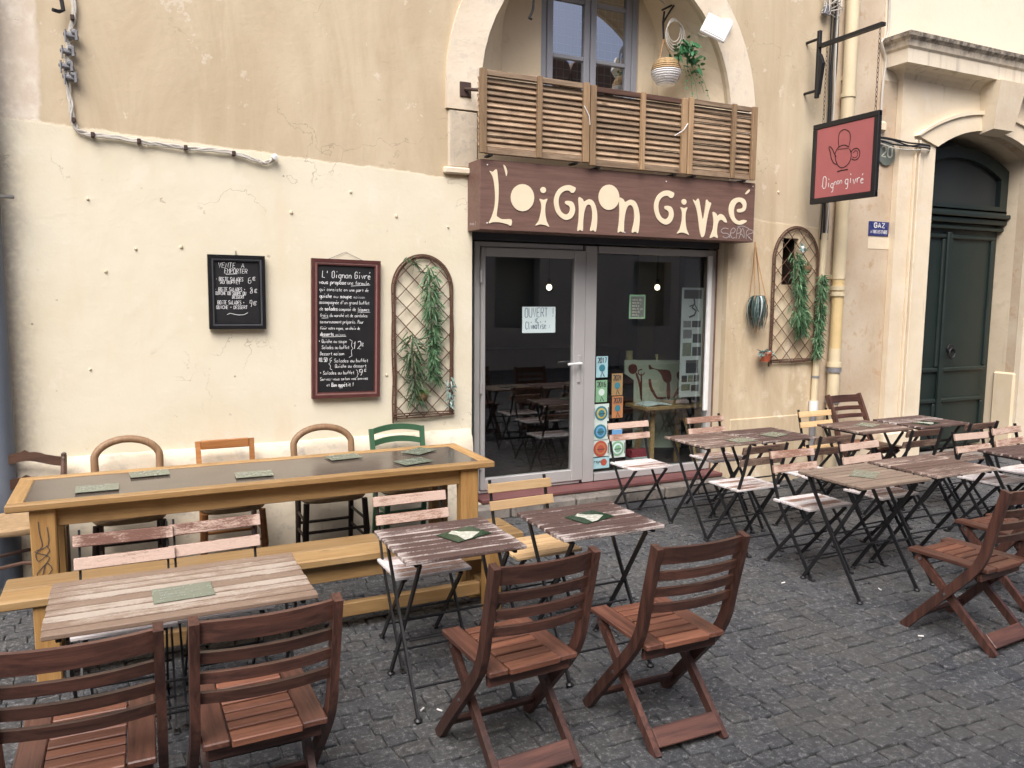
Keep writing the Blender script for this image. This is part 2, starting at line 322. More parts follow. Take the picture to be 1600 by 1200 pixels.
class MB:
    def __init__(s): s.v = []; s.f = []; s.sm = []
    def add(s, vs, fs, sm=False):
        k = len(s.v); s.v += [Vector(x) for x in vs]; s.f += [tuple(i+k for i in f) for f in fs]; s.sm += [sm]*len(fs); return s
    def box(s, c, d, ch=0.0, M=None):
        x, y, z = [q/2 for q in d]; c = Vector(c)
        if ch <= 0:
            vs = [(a*x, b*y, e*z) for a in (-1, 1) for b in (-1, 1) for e in (-1, 1)]
            fs = [(0, 1, 3, 2), (4, 6, 7, 5), (0, 4, 5, 1), (2, 3, 7, 6), (0, 2, 6, 4), (1, 5, 7, 3)]
        else:
            ch = min(ch, x*.9, y*.9, z*.9); vs = []; idx = {}
            for a in (-1, 1):
                for b in (-1, 1):
                    for e in (-1, 1):
                        for ax in range(3):
                            p = [a*x, b*y, e*z]
                            for q in range(3):
                                if q != ax: p[q] -= (a, b, e)[q]*ch
                            idx[(a, b, e, ax)] = len(vs); vs.append(p)
            fs = []
            for ax in range(3):
                o1, o2 = [q for q in range(3) if q != ax]
                for sg in (-1, 1):
                    ring = []
                    for (u, t) in ((-1, -1), (1, -1), (1, 1), (-1, 1)):
                        k = [0, 0, 0]; k[ax] = sg; k[o1] = u; k[o2] = t; ring.append(idx[(*k, ax)])
                    fs.append(tuple(ring))
            for ax in range(3):
                o1, o2 = [q for q in range(3) if q != ax]
                for u in (-1, 1):
                    for t in (-1, 1):
                        def g(e, w_):
                            k = [0, 0, 0]; k[ax] = e; k[o1] = u; k[o2] = t; return idx[(*k, w_)]
                        fs.append((g(-1, o1), g(1, o1), g(1, o2), g(-1, o2)))
            for a in (-1, 1):
                for b in (-1, 1):
                    for e in (-1, 1): fs.append(tuple(idx[(a, b, e, q)] for q in range(3)))
        vs = [Vector(p) for p in vs]
        if M is not None: vs = [M @ p for p in vs]
        return s.add([p+c for p in vs], fs)
    def tube(s, pts, r, n=6, flat=None, cap=True):   # r scalar or list; flat = (wx, wt) -> rectangular bar in the frame of the path
        pts = [Vector(p) for p in pts]; k = len(pts); rs = r if isinstance(r, (list, tuple)) else [r]*k
        vs = []; ref = None
        for i, p in enumerate(pts):
            t = (pts[min(i+1, k-1)]-pts[max(i-1, 0)]).normalized()
            if ref is None: ref = Vector((1, 0, 0)) if abs(t.x) < .9 else Vector((0, 0, 1))
            a = (ref-t*ref.dot(t)).normalized(); b = t.cross(a); ref = a
            if flat:
                for (u, q) in ((-1, -1), (1, -1), (1, 1), (-1, 1)): vs.append(p+a*u*flat[0]/2+b*q*flat[1]/2)
            else:
                for j in range(n):
                    an = 2*math.pi*j/n; vs.append(p+(a*math.cos(an)+b*math.sin(an))*rs[i])
        if flat: n = 4
        fs = [(i*n+j, i*n+(j+1) % n, (i+1)*n+(j+1) % n, (i+1)*n+j) for i in range(k-1) for j in range(n)]
        if cap: fs += [tuple(range(n-1, -1, -1)), tuple((k-1)*n+j for j in range(n))]
        return s.add(vs, fs, not flat)
    def lathe(s, prof, c, n=14, axis='z'):
        c = Vector(c); vs = []
        for (r, h) in prof:
            for j in range(n):
                a = 2*math.pi*j/n
                q = (r*math.cos(a), r*math.sin(a), h) if axis == 'z' else (r*math.cos(a), h, r*math.sin(a))
                vs.append(c+Vector(q))
        k = len(prof)
        fs = [(i*n+j, i*n+(j+1) % n, (i+1)*n+(j+1) % n, (i+1)*n+j) for i in range(k-1) for j in range(n)]
        fs += [tuple(range(n-1, -1, -1)), tuple((k-1)*n+j for j in range(n))]
        return s.add(vs, fs, True)
    def poly(s, pts, depth):                         # prism: polygon pts extruded by vector depth
        k = len(pts); d = Vector(depth); pts = [Vector(p) for p in pts]
        return s.add(pts+[p+d for p in pts], [tuple(range(k)), tuple(range(2*k-1, k-1, -1))]+[(i, i+k, (i+1) % k+k, (i+1) % k) for i in range(k)])
    def build(s, name, mat, parent=None, loc=None, rot=None, off=None):
        o = Vector((0, 0, 0))
        if parent is not None and parent.name in OFF: o = OFF[parent.name]
        if off is not None: o = Vector(off)
        me = bpy.data.meshes.new(name); me.from_pydata([p-o for p in s.v], [], s.f); me.materials.append(MAT[mat])
        bm = bmesh.new(); bm.from_mesh(me); bmesh.ops.recalc_face_normals(bm, faces=bm.faces); bm.to_mesh(me); bm.free()
        if any(s.sm):
            me.polygons.foreach_set('use_smooth', s.sm)
            try: me.set_sharp_from_angle(angle=R(40))
            except Exception: pass
        ob = link(name, me, parent, loc, rot)
        if name in JOINED: ob['kind'] = 'stuff'
        if parent is not None and parent.name in OFF: OFF[ob.name] = OFF[parent.name]
        return ob
CACHE = {}
def slat(name, d, mat, parent, loc, rot=None, ch=.003):     # box piece with shared mesh data
    k = (tuple(round(q, 4) for q in d), mat, ch)
    if k not in CACHE:
        o = MB().box((0, 0, 0), d, ch).build(name, mat, parent, off=(0, 0, 0)); CACHE[k] = o.data; OFF.pop(o.name, None)
    else: o = link(name, CACHE[k], parent)
    l = Vector(loc)
    if parent is not None and parent.name in OFF: l = l-OFF[parent.name]
    o.location = l
    if rot: o.rotation_euler = rot
    return o
def plate(name, outer, holes, y0, y1, mat, parent=None, off=None):   # flat plate in x-z with holes, front face at y0
    cu = bpy.data.curves.new('tmp', 'CURVE'); cu.dimensions = '2D'; cu.fill_mode = 'BOTH'; t = abs(y1-y0); cu.extrude = t/2
    for ring in [outer]+holes:
        sp = cu.splines.new('POLY'); sp.points.add(len(ring)-1)
        for i, p in enumerate(ring): sp.points[i].co = (p[0], p[1], 0, 1)
        sp.use_cyclic_u = True
    ob = bpy.data.objects.new('tmp', cu); COL.objects.link(ob)
    dg = bpy.context.evaluated_depsgraph_get(); me = bpy.data.meshes.new_from_object(ob.evaluated_get(dg))
    bpy.data.objects.remove(ob); bpy.data.curves.remove(cu)
    o = Vector((0, 0, 0))
    if parent is not None and parent.name in OFF: o = OFF[parent.name]
    ym = (y0+y1)/2
    for v in me.vertices: x, y, z = v.co; v.co = Vector((x, ym-z, y))-o
    bm = bmesh.new(); bm.from_mesh(me); bmesh.ops.remove_doubles(bm, verts=bm.verts, dist=1e-6); bmesh.ops.recalc_face_normals(bm, faces=bm.faces); bm.to_mesh(me); bm.free()
    me.materials.clear(); me.materials.append(MAT[mat]); me.name = name
    for p in me.polygons: p.use_smooth = False
    ob = link(name, me, parent)
    if parent is not None and parent.name in OFF: OFF[ob.name] = OFF[parent.name]
    return ob
def rect(x0, z0, x1, z1): return [(x0, z0), (x1, z0), (x1, z1), (x0, z1)]

# single-stroke lettering --------------------------------------------------------
FONT = {'a': '46160504133344 4643', 'b': '09033344453606', 'c': '453616050413 1333 3344', 'd': '49431304051646', 'e': '054536160504134 3'.replace(' ', ''),
 'f': '48392823 0646', 'g': '4616050413 1343 46413010', 'h': '0903 0526364543', 'i': '2623 2829', 'j': '36312010 3839', 'k': '0903 4604 0443', 'l': '292433',
 'm': '0306 05162523 25364543', 'n': '0306 0526364543', 'o': '160504133344453616', 'p': '00063645443303', 'q': '40461605041343', 'r': '0306 052646',
 's': '460605444303', 't': '28243343 0646', 'u': '0604133344 4643', 'v': '062346', 'w': '0613254346', 'x': '0643 0346', 'y': '0623 462010', 'z': '06460343',
 'A': '032943 1535', 'B': '03093948473606 3645443303', 'C': '4839190804133344', 'D': '03092947452303', 'E': '49090343 0636', 'F': '490903 0636',
 'G': '48391908041333444626', 'H': '0903 4943 0646', 'I': '2923', 'J': '49443313', 'L': '090343', 'M': '0309264943', 'N': '03094349', 'O': '190804133344483919',
 'P': '03093948473606', 'Q': '190804133344483919 2543', 'R': '03093948473606 2643', 'S': '48391908074544331304', 'T': '0949 2923', 'U': '090413334449', 'V': '092349',
 'X': '0943 0349', 'Y': '092649 2623', 'Z': '09490343', '0': '190804133344483919', '1': '172923', '2': '08193948460343', '3': '0949264744331304', '4': '39054 5'.replace(' ', '')+' 3933',
 '5': '4909064645433313', '6': '3908041333444606', '7': '094923', '8': '190837443313043748 3919', '9': '46061908 083948463323', '!': '2925 2423', '+': '1636 2745'.replace('2745', '2725'),
 '.': '2324', ',': '2312', '-': '1636', "'": '2927', '{': '39282716252433', '}': '19282736252413', '*': '1636 2725 1735', '(': '39262313', '&': '43082939053344', ':': '2425 2627', '_': '0343',
 '$': '4839190804133344 0737 0535'}
ACC = {'é': ('e', '2839'), 'è': ('e', '3928'), 'î': ('i', '182938'), 'û': ('u', '182938'), 'É': ('E', '2839')}
def text(mb, s, o, ux, uz, h, lw, nrm, sx=.13, jit=.25, slant=.0, rng=random):
    x = 0.0; o = Vector(o); u = h/6.0
    for ch in s:
        if ch == ' ': x += 3.6*u; continue
        st = FONT.get(ch); ex = None
        if ch in ACC: st = FONT[ACC[ch][0]]; ex = ACC[ch][1]
        if st is None: x += 3*u; continue
        for k in st.split()+([ex] if ex else []):
            pts = [(int(k[i])*.8, int(k[i+1])) for i in range(0, len(k)-1, 2)]
            if k is ex: pts = [(a, b+(.0 if ch in 'É' else .2)) for a, b in pts]
            q = []
            for (a, b) in pts:
                b = b-3+rng.uniform(-jit, jit); a = a+rng.uniform(-jit, jit)+slant*b
                q.append(o+Vector(ux)*(x+a*u)+Vector(uz)*(b*u))
            ribbon(mb, q, lw, nrm, rng)
        x += 4.6*u
    return x
def ribbon(mb, q, lw, nrm, rng=random):
    nrm = Vector(nrm); q = [p+nrm*rng.uniform(0, .0012) for p in q]
    vs = []
    for i, p in enumerate(q):
        t = (q[min(i+1, len(q)-1)]-q[max(i-1, 0)])
        if t.length < 1e-6: t = Vector((1, 0, 0))
        b = t.normalized().cross(nrm).normalized()*lw/2; vs += [p-b, p+b]
    mb.add(vs, [(2*i, 2*i+1, 2*i+3, 2*i+2) for i in range(len(q)-1)])
def smooth(pts, n=4):                                # Catmull-Rom through points
    pts = [Vector(p) for p in pts]; out = []
    for i in range(len(pts)-1):
        a = pts[max(i-1, 0)]; b = pts[i]; c = pts[i+1]; d = pts[min(i+2, len(pts)-1)]
        for k in range(n):
            t = k/n; out.append(.5*((2*b)+(c-a)*t+(2*a-5*b+4*c-d)*t*t+(3*b-a-3*c+d)*t**3))
    return out+[pts[-1]]
def smooth2(pts, n=3):                               # closed 2-D outline, smoothed
    k = len(pts); out = []
    for i in range(k):
        a, b, c, d = [Vector((*pts[(i+j) % k], 0)) for j in (-1, 0, 1, 2)]
        for q in range(n):
            t = q/n; v = .5*((2*b)+(c-a)*t+(2*a-5*b+4*c-d)*t*t+(3*b-a-3*c+d)*t**3); out.append((v.x, v.y))
    return out

# ================================================================== ground
gm = MB(); gm.add([(-60, -60, -.016), (90, -60, -.016), (90, 90, -.016), (-60, 90, -.016)], [(0, 1, 2, 3)])
street = gm.build('street_ground', 'joint'); street['kind'] = 'structure'
pave = thing('pavement', None, None); pave['kind'] = 'structure'
rg = random.Random(5)
stones = []
def stone_mesh(cx, cy, lx, ly, rot, rg):
    ca, sa = math.cos(rot), math.sin(rot); hx, hy = lx/2, ly/2; c = min(hx, hy)*.16; z0 = rg.uniform(-.003, .003); tx, ty = rg.uniform(-.045, .045), rg.uniform(-.045, .045)
    ring = [(-hx+c, -hy), (0, -hy), (hx-c, -hy), (hx, -hy+c), (hx, hy-c), (hx-c, hy), (0, hy), (-hx+c, hy), (-hx, hy-c), (-hx, -hy+c)]
    ring = [(a+rg.uniform(-.0055, .0055), b+rg.uniform(-.0055, .0055)) for a, b in ring]
    k = len(ring); vs = []
    for (f, dz) in ((1.0, -.024), (1.0, -.004), (.93, 0)):
        for a, b in ring: vs.append((a*f, b*f, z0+dz+(a*tx+b*ty if dz > -.02 else 0)))
    vs.append((rg.uniform(-.01, .01), rg.uniform(-.01, .01), z0+rg.uniform(.0, .003)))
    fs = [(i*k+j, i*k+(j+1) % k, (i+1)*k+(j+1) % k, (i+1)*k+j) for i in range(2) for j in range(k)]+[(2*k+j, 2*k+(j+1) % k, 3*k) for j in range(k)]
    vs = [(cx+a*ca-b*sa, cy+a*sa+b*ca, z) for a, b, z in vs]
    return vs, fs
y = .55
while y < 5.72:
    hrow = rg.uniform(.082, .106) if y < 5.25 else .235
    x = -2.4+rg.uniform(0, .1)
    while x < 11.5:
        l = rg.uniform(.098, .148) if y < 5.25 else rg.uniform(.3, .5)
        cx, cy = x+l/2, y+hrow/2
        cy2 = cy+.03*math.sin(cx*1.1+.6)+.018*math.sin(cx*2.9+cy*3)+rg.uniform(-.006, .006)
        g_ = .005
        if cy2 < 5.74: stones.append((cx, cy2, l-g_, hrow-g_+rg.uniform(-.004, .004), rg.uniform(-.05, .05)+.03*math.cos(cx*1.1+.6)))
        x += l
    y += hrow
def vis(s):
    a, b, k = pix((s[0], s[1], 0)); 
    return k > .3 and -30 < a < 1630 and 0 < b < 1225
near = sorted([s for s in stones if vis(s)], key=lambda s: -(s[2]*s[3])/(s[0]**2+s[1]**2+1.8**2)**1.5)[:300]; nearset = set(near)
rest = MB()
for s in stones:
    if s in nearset:
        vs, fs = stone_mesh(0, 0, s[2], s[3], 0, rg); b = MB().add(vs, fs); o = b.build('cobblestone', 'cobble', pave, (s[0], s[1], 0), (0, 0, s[4]))
    else: rest.add(*stone_mesh(*s, rg))
o = rest.build('cobblestones', 'cobble', pave); o['kind'] = 'stuff'

# ================================================================== cafe building
cafe = thing('cafe_building', 'cream and tan plastered cafe house with arched upper window above the shopfront', 'building', (0, WALL, 0), world=True)
AX, AZ, AR, AO = 3.73, 3.38, 1.22, 1.50
OX0, OX1, OZ0, OZ1 = 2.45, 5.00, .12, 2.42
def arc(cx, cz, r, a0, a1, n=28): return [(cx+r*math.cos(R(a0+(a1-a0)*i/n)), cz+r*math.sin(R(a0+(a1-a0)*i/n))) for i in range(n+1)]
archhole = [(AX+AR, 2.95)]+arc(AX, AZ, AR, 0, 180)+[(AX-AR, 2.95)]
plate('wall', rect(-3.4, -.05, 6.22, 7.6), [rect(OX0, OZ0, OX1, OZ1), archhole, rect(5.66, 1.92, 5.86, 2.36)], WALL, WALL+.06, 'plaster', cafe)
# plinth along the foot of the wall
pl = MB(); prof = [(WALL+.01, -.05), (WALL-.10, -.05), (WALL-.095, .30), (WALL-.085, .60), (WALL-.07, .68), (WALL-.03, .735), (WALL+.01, .75)]
xs_ = [-1.2+.1*i for i in range(38)]; rr = random.Random(3)
vs = []
for x in xs_:
    x = min(x, 2.43); j = rr.uniform(-.008, .008)
    for (a, b) in prof: vs.append((x, a+(j if a < WALL else 0), b+(rr.uniform(-.006, .006) if .2 < b < .74 else 0)))
k = len(prof); fs = [(i*k+j, i*k+j+1, (i+1)*k+j+1, (i+1)*k+j) for i in range(len(xs_)-1) for j in range(k-1)]+[tuple((len(xs_)-1)*k+j for j in range(k)), tuple(range(k-1, -1, -1))]
pl.add(vs, fs, True); pl.build('plinth', 'plinth', cafe)
MB().box((5.62, WALL-.001, .31), (1.06, .022, .68), .008).build('patched_plinth', 'plaster', cafe)
# arch surround, piers and imposts
plate('arch_surround', [(AX+AO, 3.19)]+arc(AX, AZ, AO, 0, 180)+[(AX-AO, 3.19), (AX-AR+.003, 3.19)]+arc(AX, AZ, AR-.003, 180, 0)+[(AX+AR-.003, 3.19)], [], WALL-.028, WALL+.01, 'arch_stone', cafe)
for sx in (-1, 1):
    xc = AX+sx*(AR+AO)/2
    MB().box((xc, WALL-.006, 2.97), (AO-AR-.035, .034, .43), .014).build('pier_stone', 'pier_stone', cafe)
    MB().box((xc-.02*sx, WALL-.012, 2.735), (.36, .06, .05), .01).build('ledge', 'arch_stone', cafe)
# splayed arch recess
BR_, BY = .80, WALL+.50
r0 = [(AX+AR, 2.9)]+arc(AX, AZ, AR, 0, 180)+[(AX-AR, 2.9)]; r1 = [(AX+BR_, 2.9)]+arc(AX, AZ+.55, BR_, 0, 180)+[(AX-BR_, 2.9)]
ml = MB(); ml.add([(a, WALL+.055, b) for a, b in r0]+[(a, BY, b) for a, b in r1], [(i, i+1, i+1+len(r0), i+len(r0)) for i in range(len(r0)-1)]); ml.build('arch_reveal', 'reveal_plaster', cafe)
WX0, WX1, WZ0, WZ1 = 3.30, 4.30, 2.96, 4.74
plate('recess_wall', rect(2.3, 2.8, 5.2, 5.2), [rect(WX0, WZ0, WX1, WZ1)], BY, BY+.1, 'reveal_plaster', cafe)
MB().box((AX, WALL+.27, 2.90), (2*AR+.1, .50, .08), .01).build('window_sill', 'arch_stone', cafe)
# casement window
yw = BY+.05
win = MB()
for x, w_ in ((WX0+.03, .06), (WX1-.03, .06)): win.box((x, yw, (WZ0+WZ1)/2), (w_, .07, WZ1-WZ0), .006)
win.box(((WX0+WX1)/2, yw, WZ1-.03), (WX1-WX0-.124, .066, .06), .006).box(((WX0+WX1)/2, yw, WZ0+.03), (WX1-WX0-.124, .066, .06), .006)
win = win.build('window', 'window_paint', cafe)
xm = (WX0+WX1)/2
for sx in (-1, 1):
    x0, x1 = (WX0+.066, xm-.004) if sx < 0 else (xm+.004, WX1-.066)
    sash = MB()
    for x in (x0+.03, x1-.03): sash.box((x, yw-.012, (WZ0+WZ1)/2), (.06, .05, WZ1-WZ0-.13), .006)
    zb = [WZ0+.095, 3.44, 3.87, 4.35, WZ1-.095]
    for z in zb: sash.box(((x0+x1)/2, yw-.012, z), (x1-x0-.124, .044, .05 if z in (zb[0], zb[-1]) else .034), .004)
    sash.build('sash', 'window_paint', win)
    for q in range(4): MB().box(((x0+x1)/2, yw-.008, (zb[q]+zb[q+1])/2), (x1-x0-.122, .004, zb[q+1]-zb[q]-.036)).build('pane', 'glass_upper', win)
gr = MB()
for q in range(13): gr.tube([(WX0+.07+q*.071, yw+.06, WZ0), (WX0+.07+q*.071, yw+.06, WZ1)], .004, 4)
for q in range(25): gr.tube([(WX0, yw+.064, WZ0+.05+q*.071), (WX1, yw+.064, WZ0+.05+q*.071)], .004, 4)
gr.build('wire_grille', 'white_plastic', win)
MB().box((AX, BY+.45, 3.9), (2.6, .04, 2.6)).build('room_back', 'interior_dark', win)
# shopfront ---------------------------------------------------------------------
FY = WALL+.17
fx0, fx1, fz0, fz1 = P(741, 500, FY).x, P(1116, 500, FY).x, .155, P(800, 379, FY).z
mx0, mx1 = P(913, 500, FY).x, P(931, 500, FY).x
for x0, x1, n_ in ((OX0-.004, fx0+.002, 0), (fx1-.002, OX1+.004, 1)):
    pass
MB().box((OX0-.05, WALL+.17, 1.2), (.10, .22, 2.4)).build('door_reveal', 'reveal_plaster', cafe)
MB().box((OX1+.052, WALL+.17, 1.2), (.10, .22, 2.4)).build('door_reveal', 'reveal_plaster', cafe)
MB().box(((fx1+OX1)/2+.002, FY+.0, 1.22), (OX1-fx1-.006, .05, 2.2), .006).build('wood_strip', 'wood_strip', cafe)
MB().box(((fx0+OX0)/2, FY+.03, 1.22), (fx0-OX0-.004, .05, 2.2), .004).build('side_fillet', 'dark_aluminium', cafe)
MB().box(((fx0+fx1)/2, FY-.01, (fz1+OZ1)/2+.012), (fx1-fx0+.1, .06, OZ1-fz1), .004).build('header_panel', 'dark_aluminium', cafe)
fr = MB()
fr.box((fx0+.024, FY+.03, (fz0+fz1)/2), (.048, .07, fz1-fz0), .005); fr.box((fx1-.03, FY+.03, (fz0+fz1)/2), (.06, .07, fz1-fz0), .005)
fr.box(((mx0+mx1)/2, FY+.028, (fz0+fz1)/2), (mx1-mx0, .075, fz1-fz0-.002), .005)
fr.box(((fx0+mx0)/2, FY+.03, fz1-.02), (mx0-fx0-.05, .066, .04), .004); fr.box(((fx1+mx1)/2-.015, FY+.03, fz1-.03), (fx1-mx1-.062, .066, .06), .004)
fr.box(((fx1+mx1)/2-.015, FY+.03, fz0+.035), (fx1-mx1-.062, .066, .07), .004); fr.box(((fx0+mx0)/2, FY+.03, fz0+.012), (mx0-fx0-.05, .066, .022), .003)
shop = fr.build('shop_window', 'grey_aluminium', cafe)
MB().box(((fx1+mx1)/2-.015, FY+.035, (fz0+fz1)/2), (fx1-mx1-.064, .006, fz1-fz0-.134)).build('pane', 'glass', shop)
MB().box((P(1107, 500, FY-.03).x, FY-.025, 1.45), (.045, .03, 1.45), .006).build('cable_duct', 'white_plastic', shop)
# door leaf
dx0, dx1, dz0, dz1 = fx0+.052, mx0-.004, fz0+.028, fz1-.044
gx0, gx1, gz0, gz1 = P(757, 560, FY).x, P(894, 560, FY).x, P(820, 741, FY).z, P(820, 402, FY).z
door = MB()
door.box(((dx0+gx0)/2, FY+.01, (dz0+dz1)/2), (gx0-dx0, .06, dz1-dz0), .006); door.box(((dx1+gx1)/2, FY+.01, (dz0+dz1)/2), (dx1-gx1, .06, dz1-dz0), .006)
door.box(((gx0+gx1)/2, FY+.01, (dz0+gz0)/2), (gx1-gx0-.002, .056, gz0-dz0), .005); door.box(((gx0+gx1)/2, FY+.01, (dz1+gz1)/2), (gx1-gx0-.002, .056, dz1-gz1), .005)
door = door.build('door', 'grey_aluminium', cafe)
MB().box(((gx0+gx1)/2, FY+.016, (gz0+gz1)/2), (gx1-gx0+.006, .006, gz1-gz0+.006)).build('pane', 'glass', door)
hz = P(903, 567, FY).z; hx = (dx1+gx1)/2
MB().box((hx, FY-.026, hz-.05), (.03, .012, .24), .004).build('handle_plate', 'grey_aluminium', door)
MB().tube([(hx, FY-.03, hz), (hx, FY-.07, hz), (hx-.02, FY-.075, hz), (hx-.135, FY-.072, hz-.004)], .011, 8).build('handle', 'white_plastic', door)
for z in (.42, 1.05, 1.95): MB().tube([(dx0-.004, FY-.03, z-.05), (dx0-.004, FY-.03, z+.05)], .012, 8).build('hinge', 'grey_aluminium', door)
# threshold and step
MB().box(((fx0+fx1)/2, WALL+.075, .135), (fx1-fx0+.02, .19, .032), .006).build('threshold', 'red_strip', cafe)
rs = random.Random(8); x = OX0-.02
while x < OX1+.02:
    l = rs.uniform(.28, .5); l = min(l, OX1+.04-x)
    MB().box((x+l/2, WALL-.01+rs.uniform(-.01, .01), .052), (l-.01, .22, .115), .018).build('step_stone', 'step_stone', cafe); x += l
# interior
IY = WALL+4.0
room = MB()
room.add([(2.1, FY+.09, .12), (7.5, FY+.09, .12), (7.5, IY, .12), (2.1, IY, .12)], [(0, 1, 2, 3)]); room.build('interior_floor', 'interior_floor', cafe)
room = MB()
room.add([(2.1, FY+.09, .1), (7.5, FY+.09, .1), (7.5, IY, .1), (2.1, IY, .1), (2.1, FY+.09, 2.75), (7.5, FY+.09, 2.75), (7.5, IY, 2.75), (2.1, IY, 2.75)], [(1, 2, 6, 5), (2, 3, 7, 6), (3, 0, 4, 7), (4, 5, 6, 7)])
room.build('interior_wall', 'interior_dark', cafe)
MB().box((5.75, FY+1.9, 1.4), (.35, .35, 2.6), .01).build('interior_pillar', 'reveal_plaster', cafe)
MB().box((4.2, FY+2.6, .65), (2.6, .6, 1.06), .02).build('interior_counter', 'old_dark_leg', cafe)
# meter niche behind the small trellis
nb = MB(); nb.add([(5.66, WALL+.055, 1.92), (5.86, WALL+.055, 1.92), (5.86, WALL+.055, 2.36), (5.66, WALL+.055, 2.36), (5.66, WALL+.2, 1.92), (5.86, WALL+.2, 1.92), (5.86, WALL+.2, 2.36), (5.66, WALL+.2, 2.36)],
    [(0, 1, 5, 4), (1, 2, 6, 5), (2, 3, 7, 6), (3, 0, 4, 7), (4, 5, 6, 7)]); nb.build('wall_niche', 'old_dark_leg', cafe)
cafe_roof = MB().box((2.9, WALL+2.0, 7.75), (7.4, 4.9, .3), .05).build('roof', 'roof_tile', cafe)
MB().box((2.9, WALL+4.2, 4.2), (7.0, .2, 7.0)).build('rear_wall', 'gaz_wall', cafe)

# ================================================================== neighbouring house with the carriage door
nb = thing('neighbour_house', 'pale stone house with moulded cornice and tall dark green arched doorway', 'building', (8.5, WALL, 0), world=True)
PX0, PX1, PXA, PXB = 7.10, 9.95, 7.64, 9.34     # portal block and its opening
OPZ, RISE = 3.38, .21                            # springing and rise of the segmental arch
def seg(x0, x1, z, rise, n=20):
    h = (x1-x0)/2; r = (h*h+rise*rise)/(2*rise); c = (x0+x1)/2; a = math.asin(h/r)
    return [(c+r*math.sin(a-2*a*i/n), z+rise-r+r*math.cos(a-2*a*i/n)) for i in range(n+1)]
plate('wall', rect(6.222, -.05, 14, 3.955), [[(PXB, .02)]+seg(PXA, PXB, OPZ, RISE)+[(PXA, .02)]], WALL, WALL+.1, 'gaz_wall', nb)
plate('upper_wall', rect(6.872, 3.957, 14, 7.6), [], WALL, WALL+.1, 'cream_wall', nb); plate('upper_wall', rect(6.222, 3.957, 6.870, 7.6), [], WALL+.004, WALL+.1, 'gaz_wall', nb)
MB().box((8.5, WALL+.53, 2.5), (3.0, .1, 5.0)).build('inner_wall', 'interior_dark', nb)
plate('portal', rect(PX0, -.04, PX1, 3.98), [[(PXB, .0)]+seg(PXA, PXB, OPZ, RISE)+[(PXA, .0)]], WALL-.07, WALL-.004, 'portal_stone', nb)
ring = seg(PXA-.30, PXB+.30, OPZ+.06, RISE+.10)+list(reversed(seg(PXA+.002, PXB-.002, OPZ-.02, RISE+.022)))
plate('archivolt', ring, [], WALL-.095, WALL-.066, 'portal_stone', nb)
ring = seg(PXA-.34, PXB+.34, OPZ+.06, RISE+.14)+list(reversed(seg(PXA-.302, PXB+.302, OPZ+.06, RISE+.102)))
plate('arch_moulding', ring, [], WALL-.12, WALL-.066, 'portal_stone', nb)
for x in (PXA-.33, PXA-.27): MB().box((x, WALL-.085, 1.8), (.022, .035, 3.2), .006).build('jamb_moulding', 'portal_stone', nb)
MB().box(((PX0+PXA)/2-.03, WALL-.09, .18), (PXA-PX0+.02, .09, .45), .02).build('jamb_base', 'portal_stone', nb)
# keystone
kx = (PXA+PXB)/2
ks = MB(); ks.add([(kx-.22, WALL-.06, 4.06), (kx+.22, WALL-.06, 4.06), (kx+.165, WALL-.06, 3.55), (kx-.165, WALL-.06, 3.55), (kx-.22, WALL-.30, 4.06), (kx+.22, WALL-.30, 4.06), (kx+.165, WALL-.22, 3.585), (kx-.165, WALL-.22, 3.585)],
    [(0, 1, 2, 3), (4, 7, 6, 5), (0, 3, 7, 4), (1, 5, 6, 2), (0, 4, 5, 1), (3, 2, 6, 7)]); ks.build('keystone', 'portal_stone', nb)
# cornice: stepped profile swept along the front with a return at its left end
cx0 = 6.83; prof = [(.0, 3.95), (.06, 3.97), (.10, 4.03), (.15, 4.06), (.255, 4.07), (.255, 4.20), (.275, 4.22), (.29, 4.27), (.32, 4.30), (.33, 4.335), (.0, 4.36)]
mc = MB(); vs = []
for (a, z) in prof: vs.append((cx0+.33-a, WALL+.02, z))
for (a, z) in prof: vs.append((cx0+.33-a, WALL-a, z))
for (a, z) in prof: vs.append((12.6, WALL-a, z))
k = len(prof); fs = [(i*k+j, i*k+j+1, (i+1)*k+j+1, (i+1)*k+j) for i in range(2) for j in range(k-1)]+[tuple(2*k+j for j in range(k))]
mc.add(vs, fs); mc.build('cornice', 'cornice_stone', nb)
# deep door reveal, soffit
GY = WALL+.28
sg = [(PXB, .0)]+seg(PXA, PXB, OPZ, RISE)+[(PXA, .0)]; mr = MB()
mr.add([(a, WALL+.1, b) for a, b in sg]+[(a, GY+.2, b) for a, b in sg], [(i, i+1, i+1+len(sg), i+len(sg)) for i in range(len(sg)-1)]); mr.build('door_reveal', 'reveal_plaster', nb)
MB().box((PXB-.0, WALL+.10, .45), (.05, .26, .98), .02).build('reveal_base', 'portal_wall', nb)
# carriage door
DXR = 9.33
gd = MB(); gd.box(((PXA+DXR)/2, GY+.06, 1.7), (DXR-PXA-.002, .06, 3.1), .004); gd = gd.build('green_door', 'door_green', nb)
plate('transom_frame', [(DXR, 2.72)]+seg(PXA+.01, DXR, 3.27, .21)+[(PXA+.01, 2.72)], [[(DXR-.13, 2.86)]+seg(PXA+.09, DXR-.13, 3.17, .19)+[(PXA+.09, 2.86)]], GY-.06, GY+.04, 'door_green', gd)
MB().box(((PXA+DXR)/2, GY+.01, 3.08), (DXR-PXA-.14, .02, .56)).build('transom_pane', 'transom_glass', gd)
for z, t, d in ((2.68, .06, .10), (2.745, .05, .14), (2.80, .04, .09), (2.60, .04, .07)): MB().box(((PXA+DXR)/2, GY+.03-d/2, z), (DXR-PXA+.06, d, t), .01).build('transom_rail', 'door_green', gd)
dl = 8.45
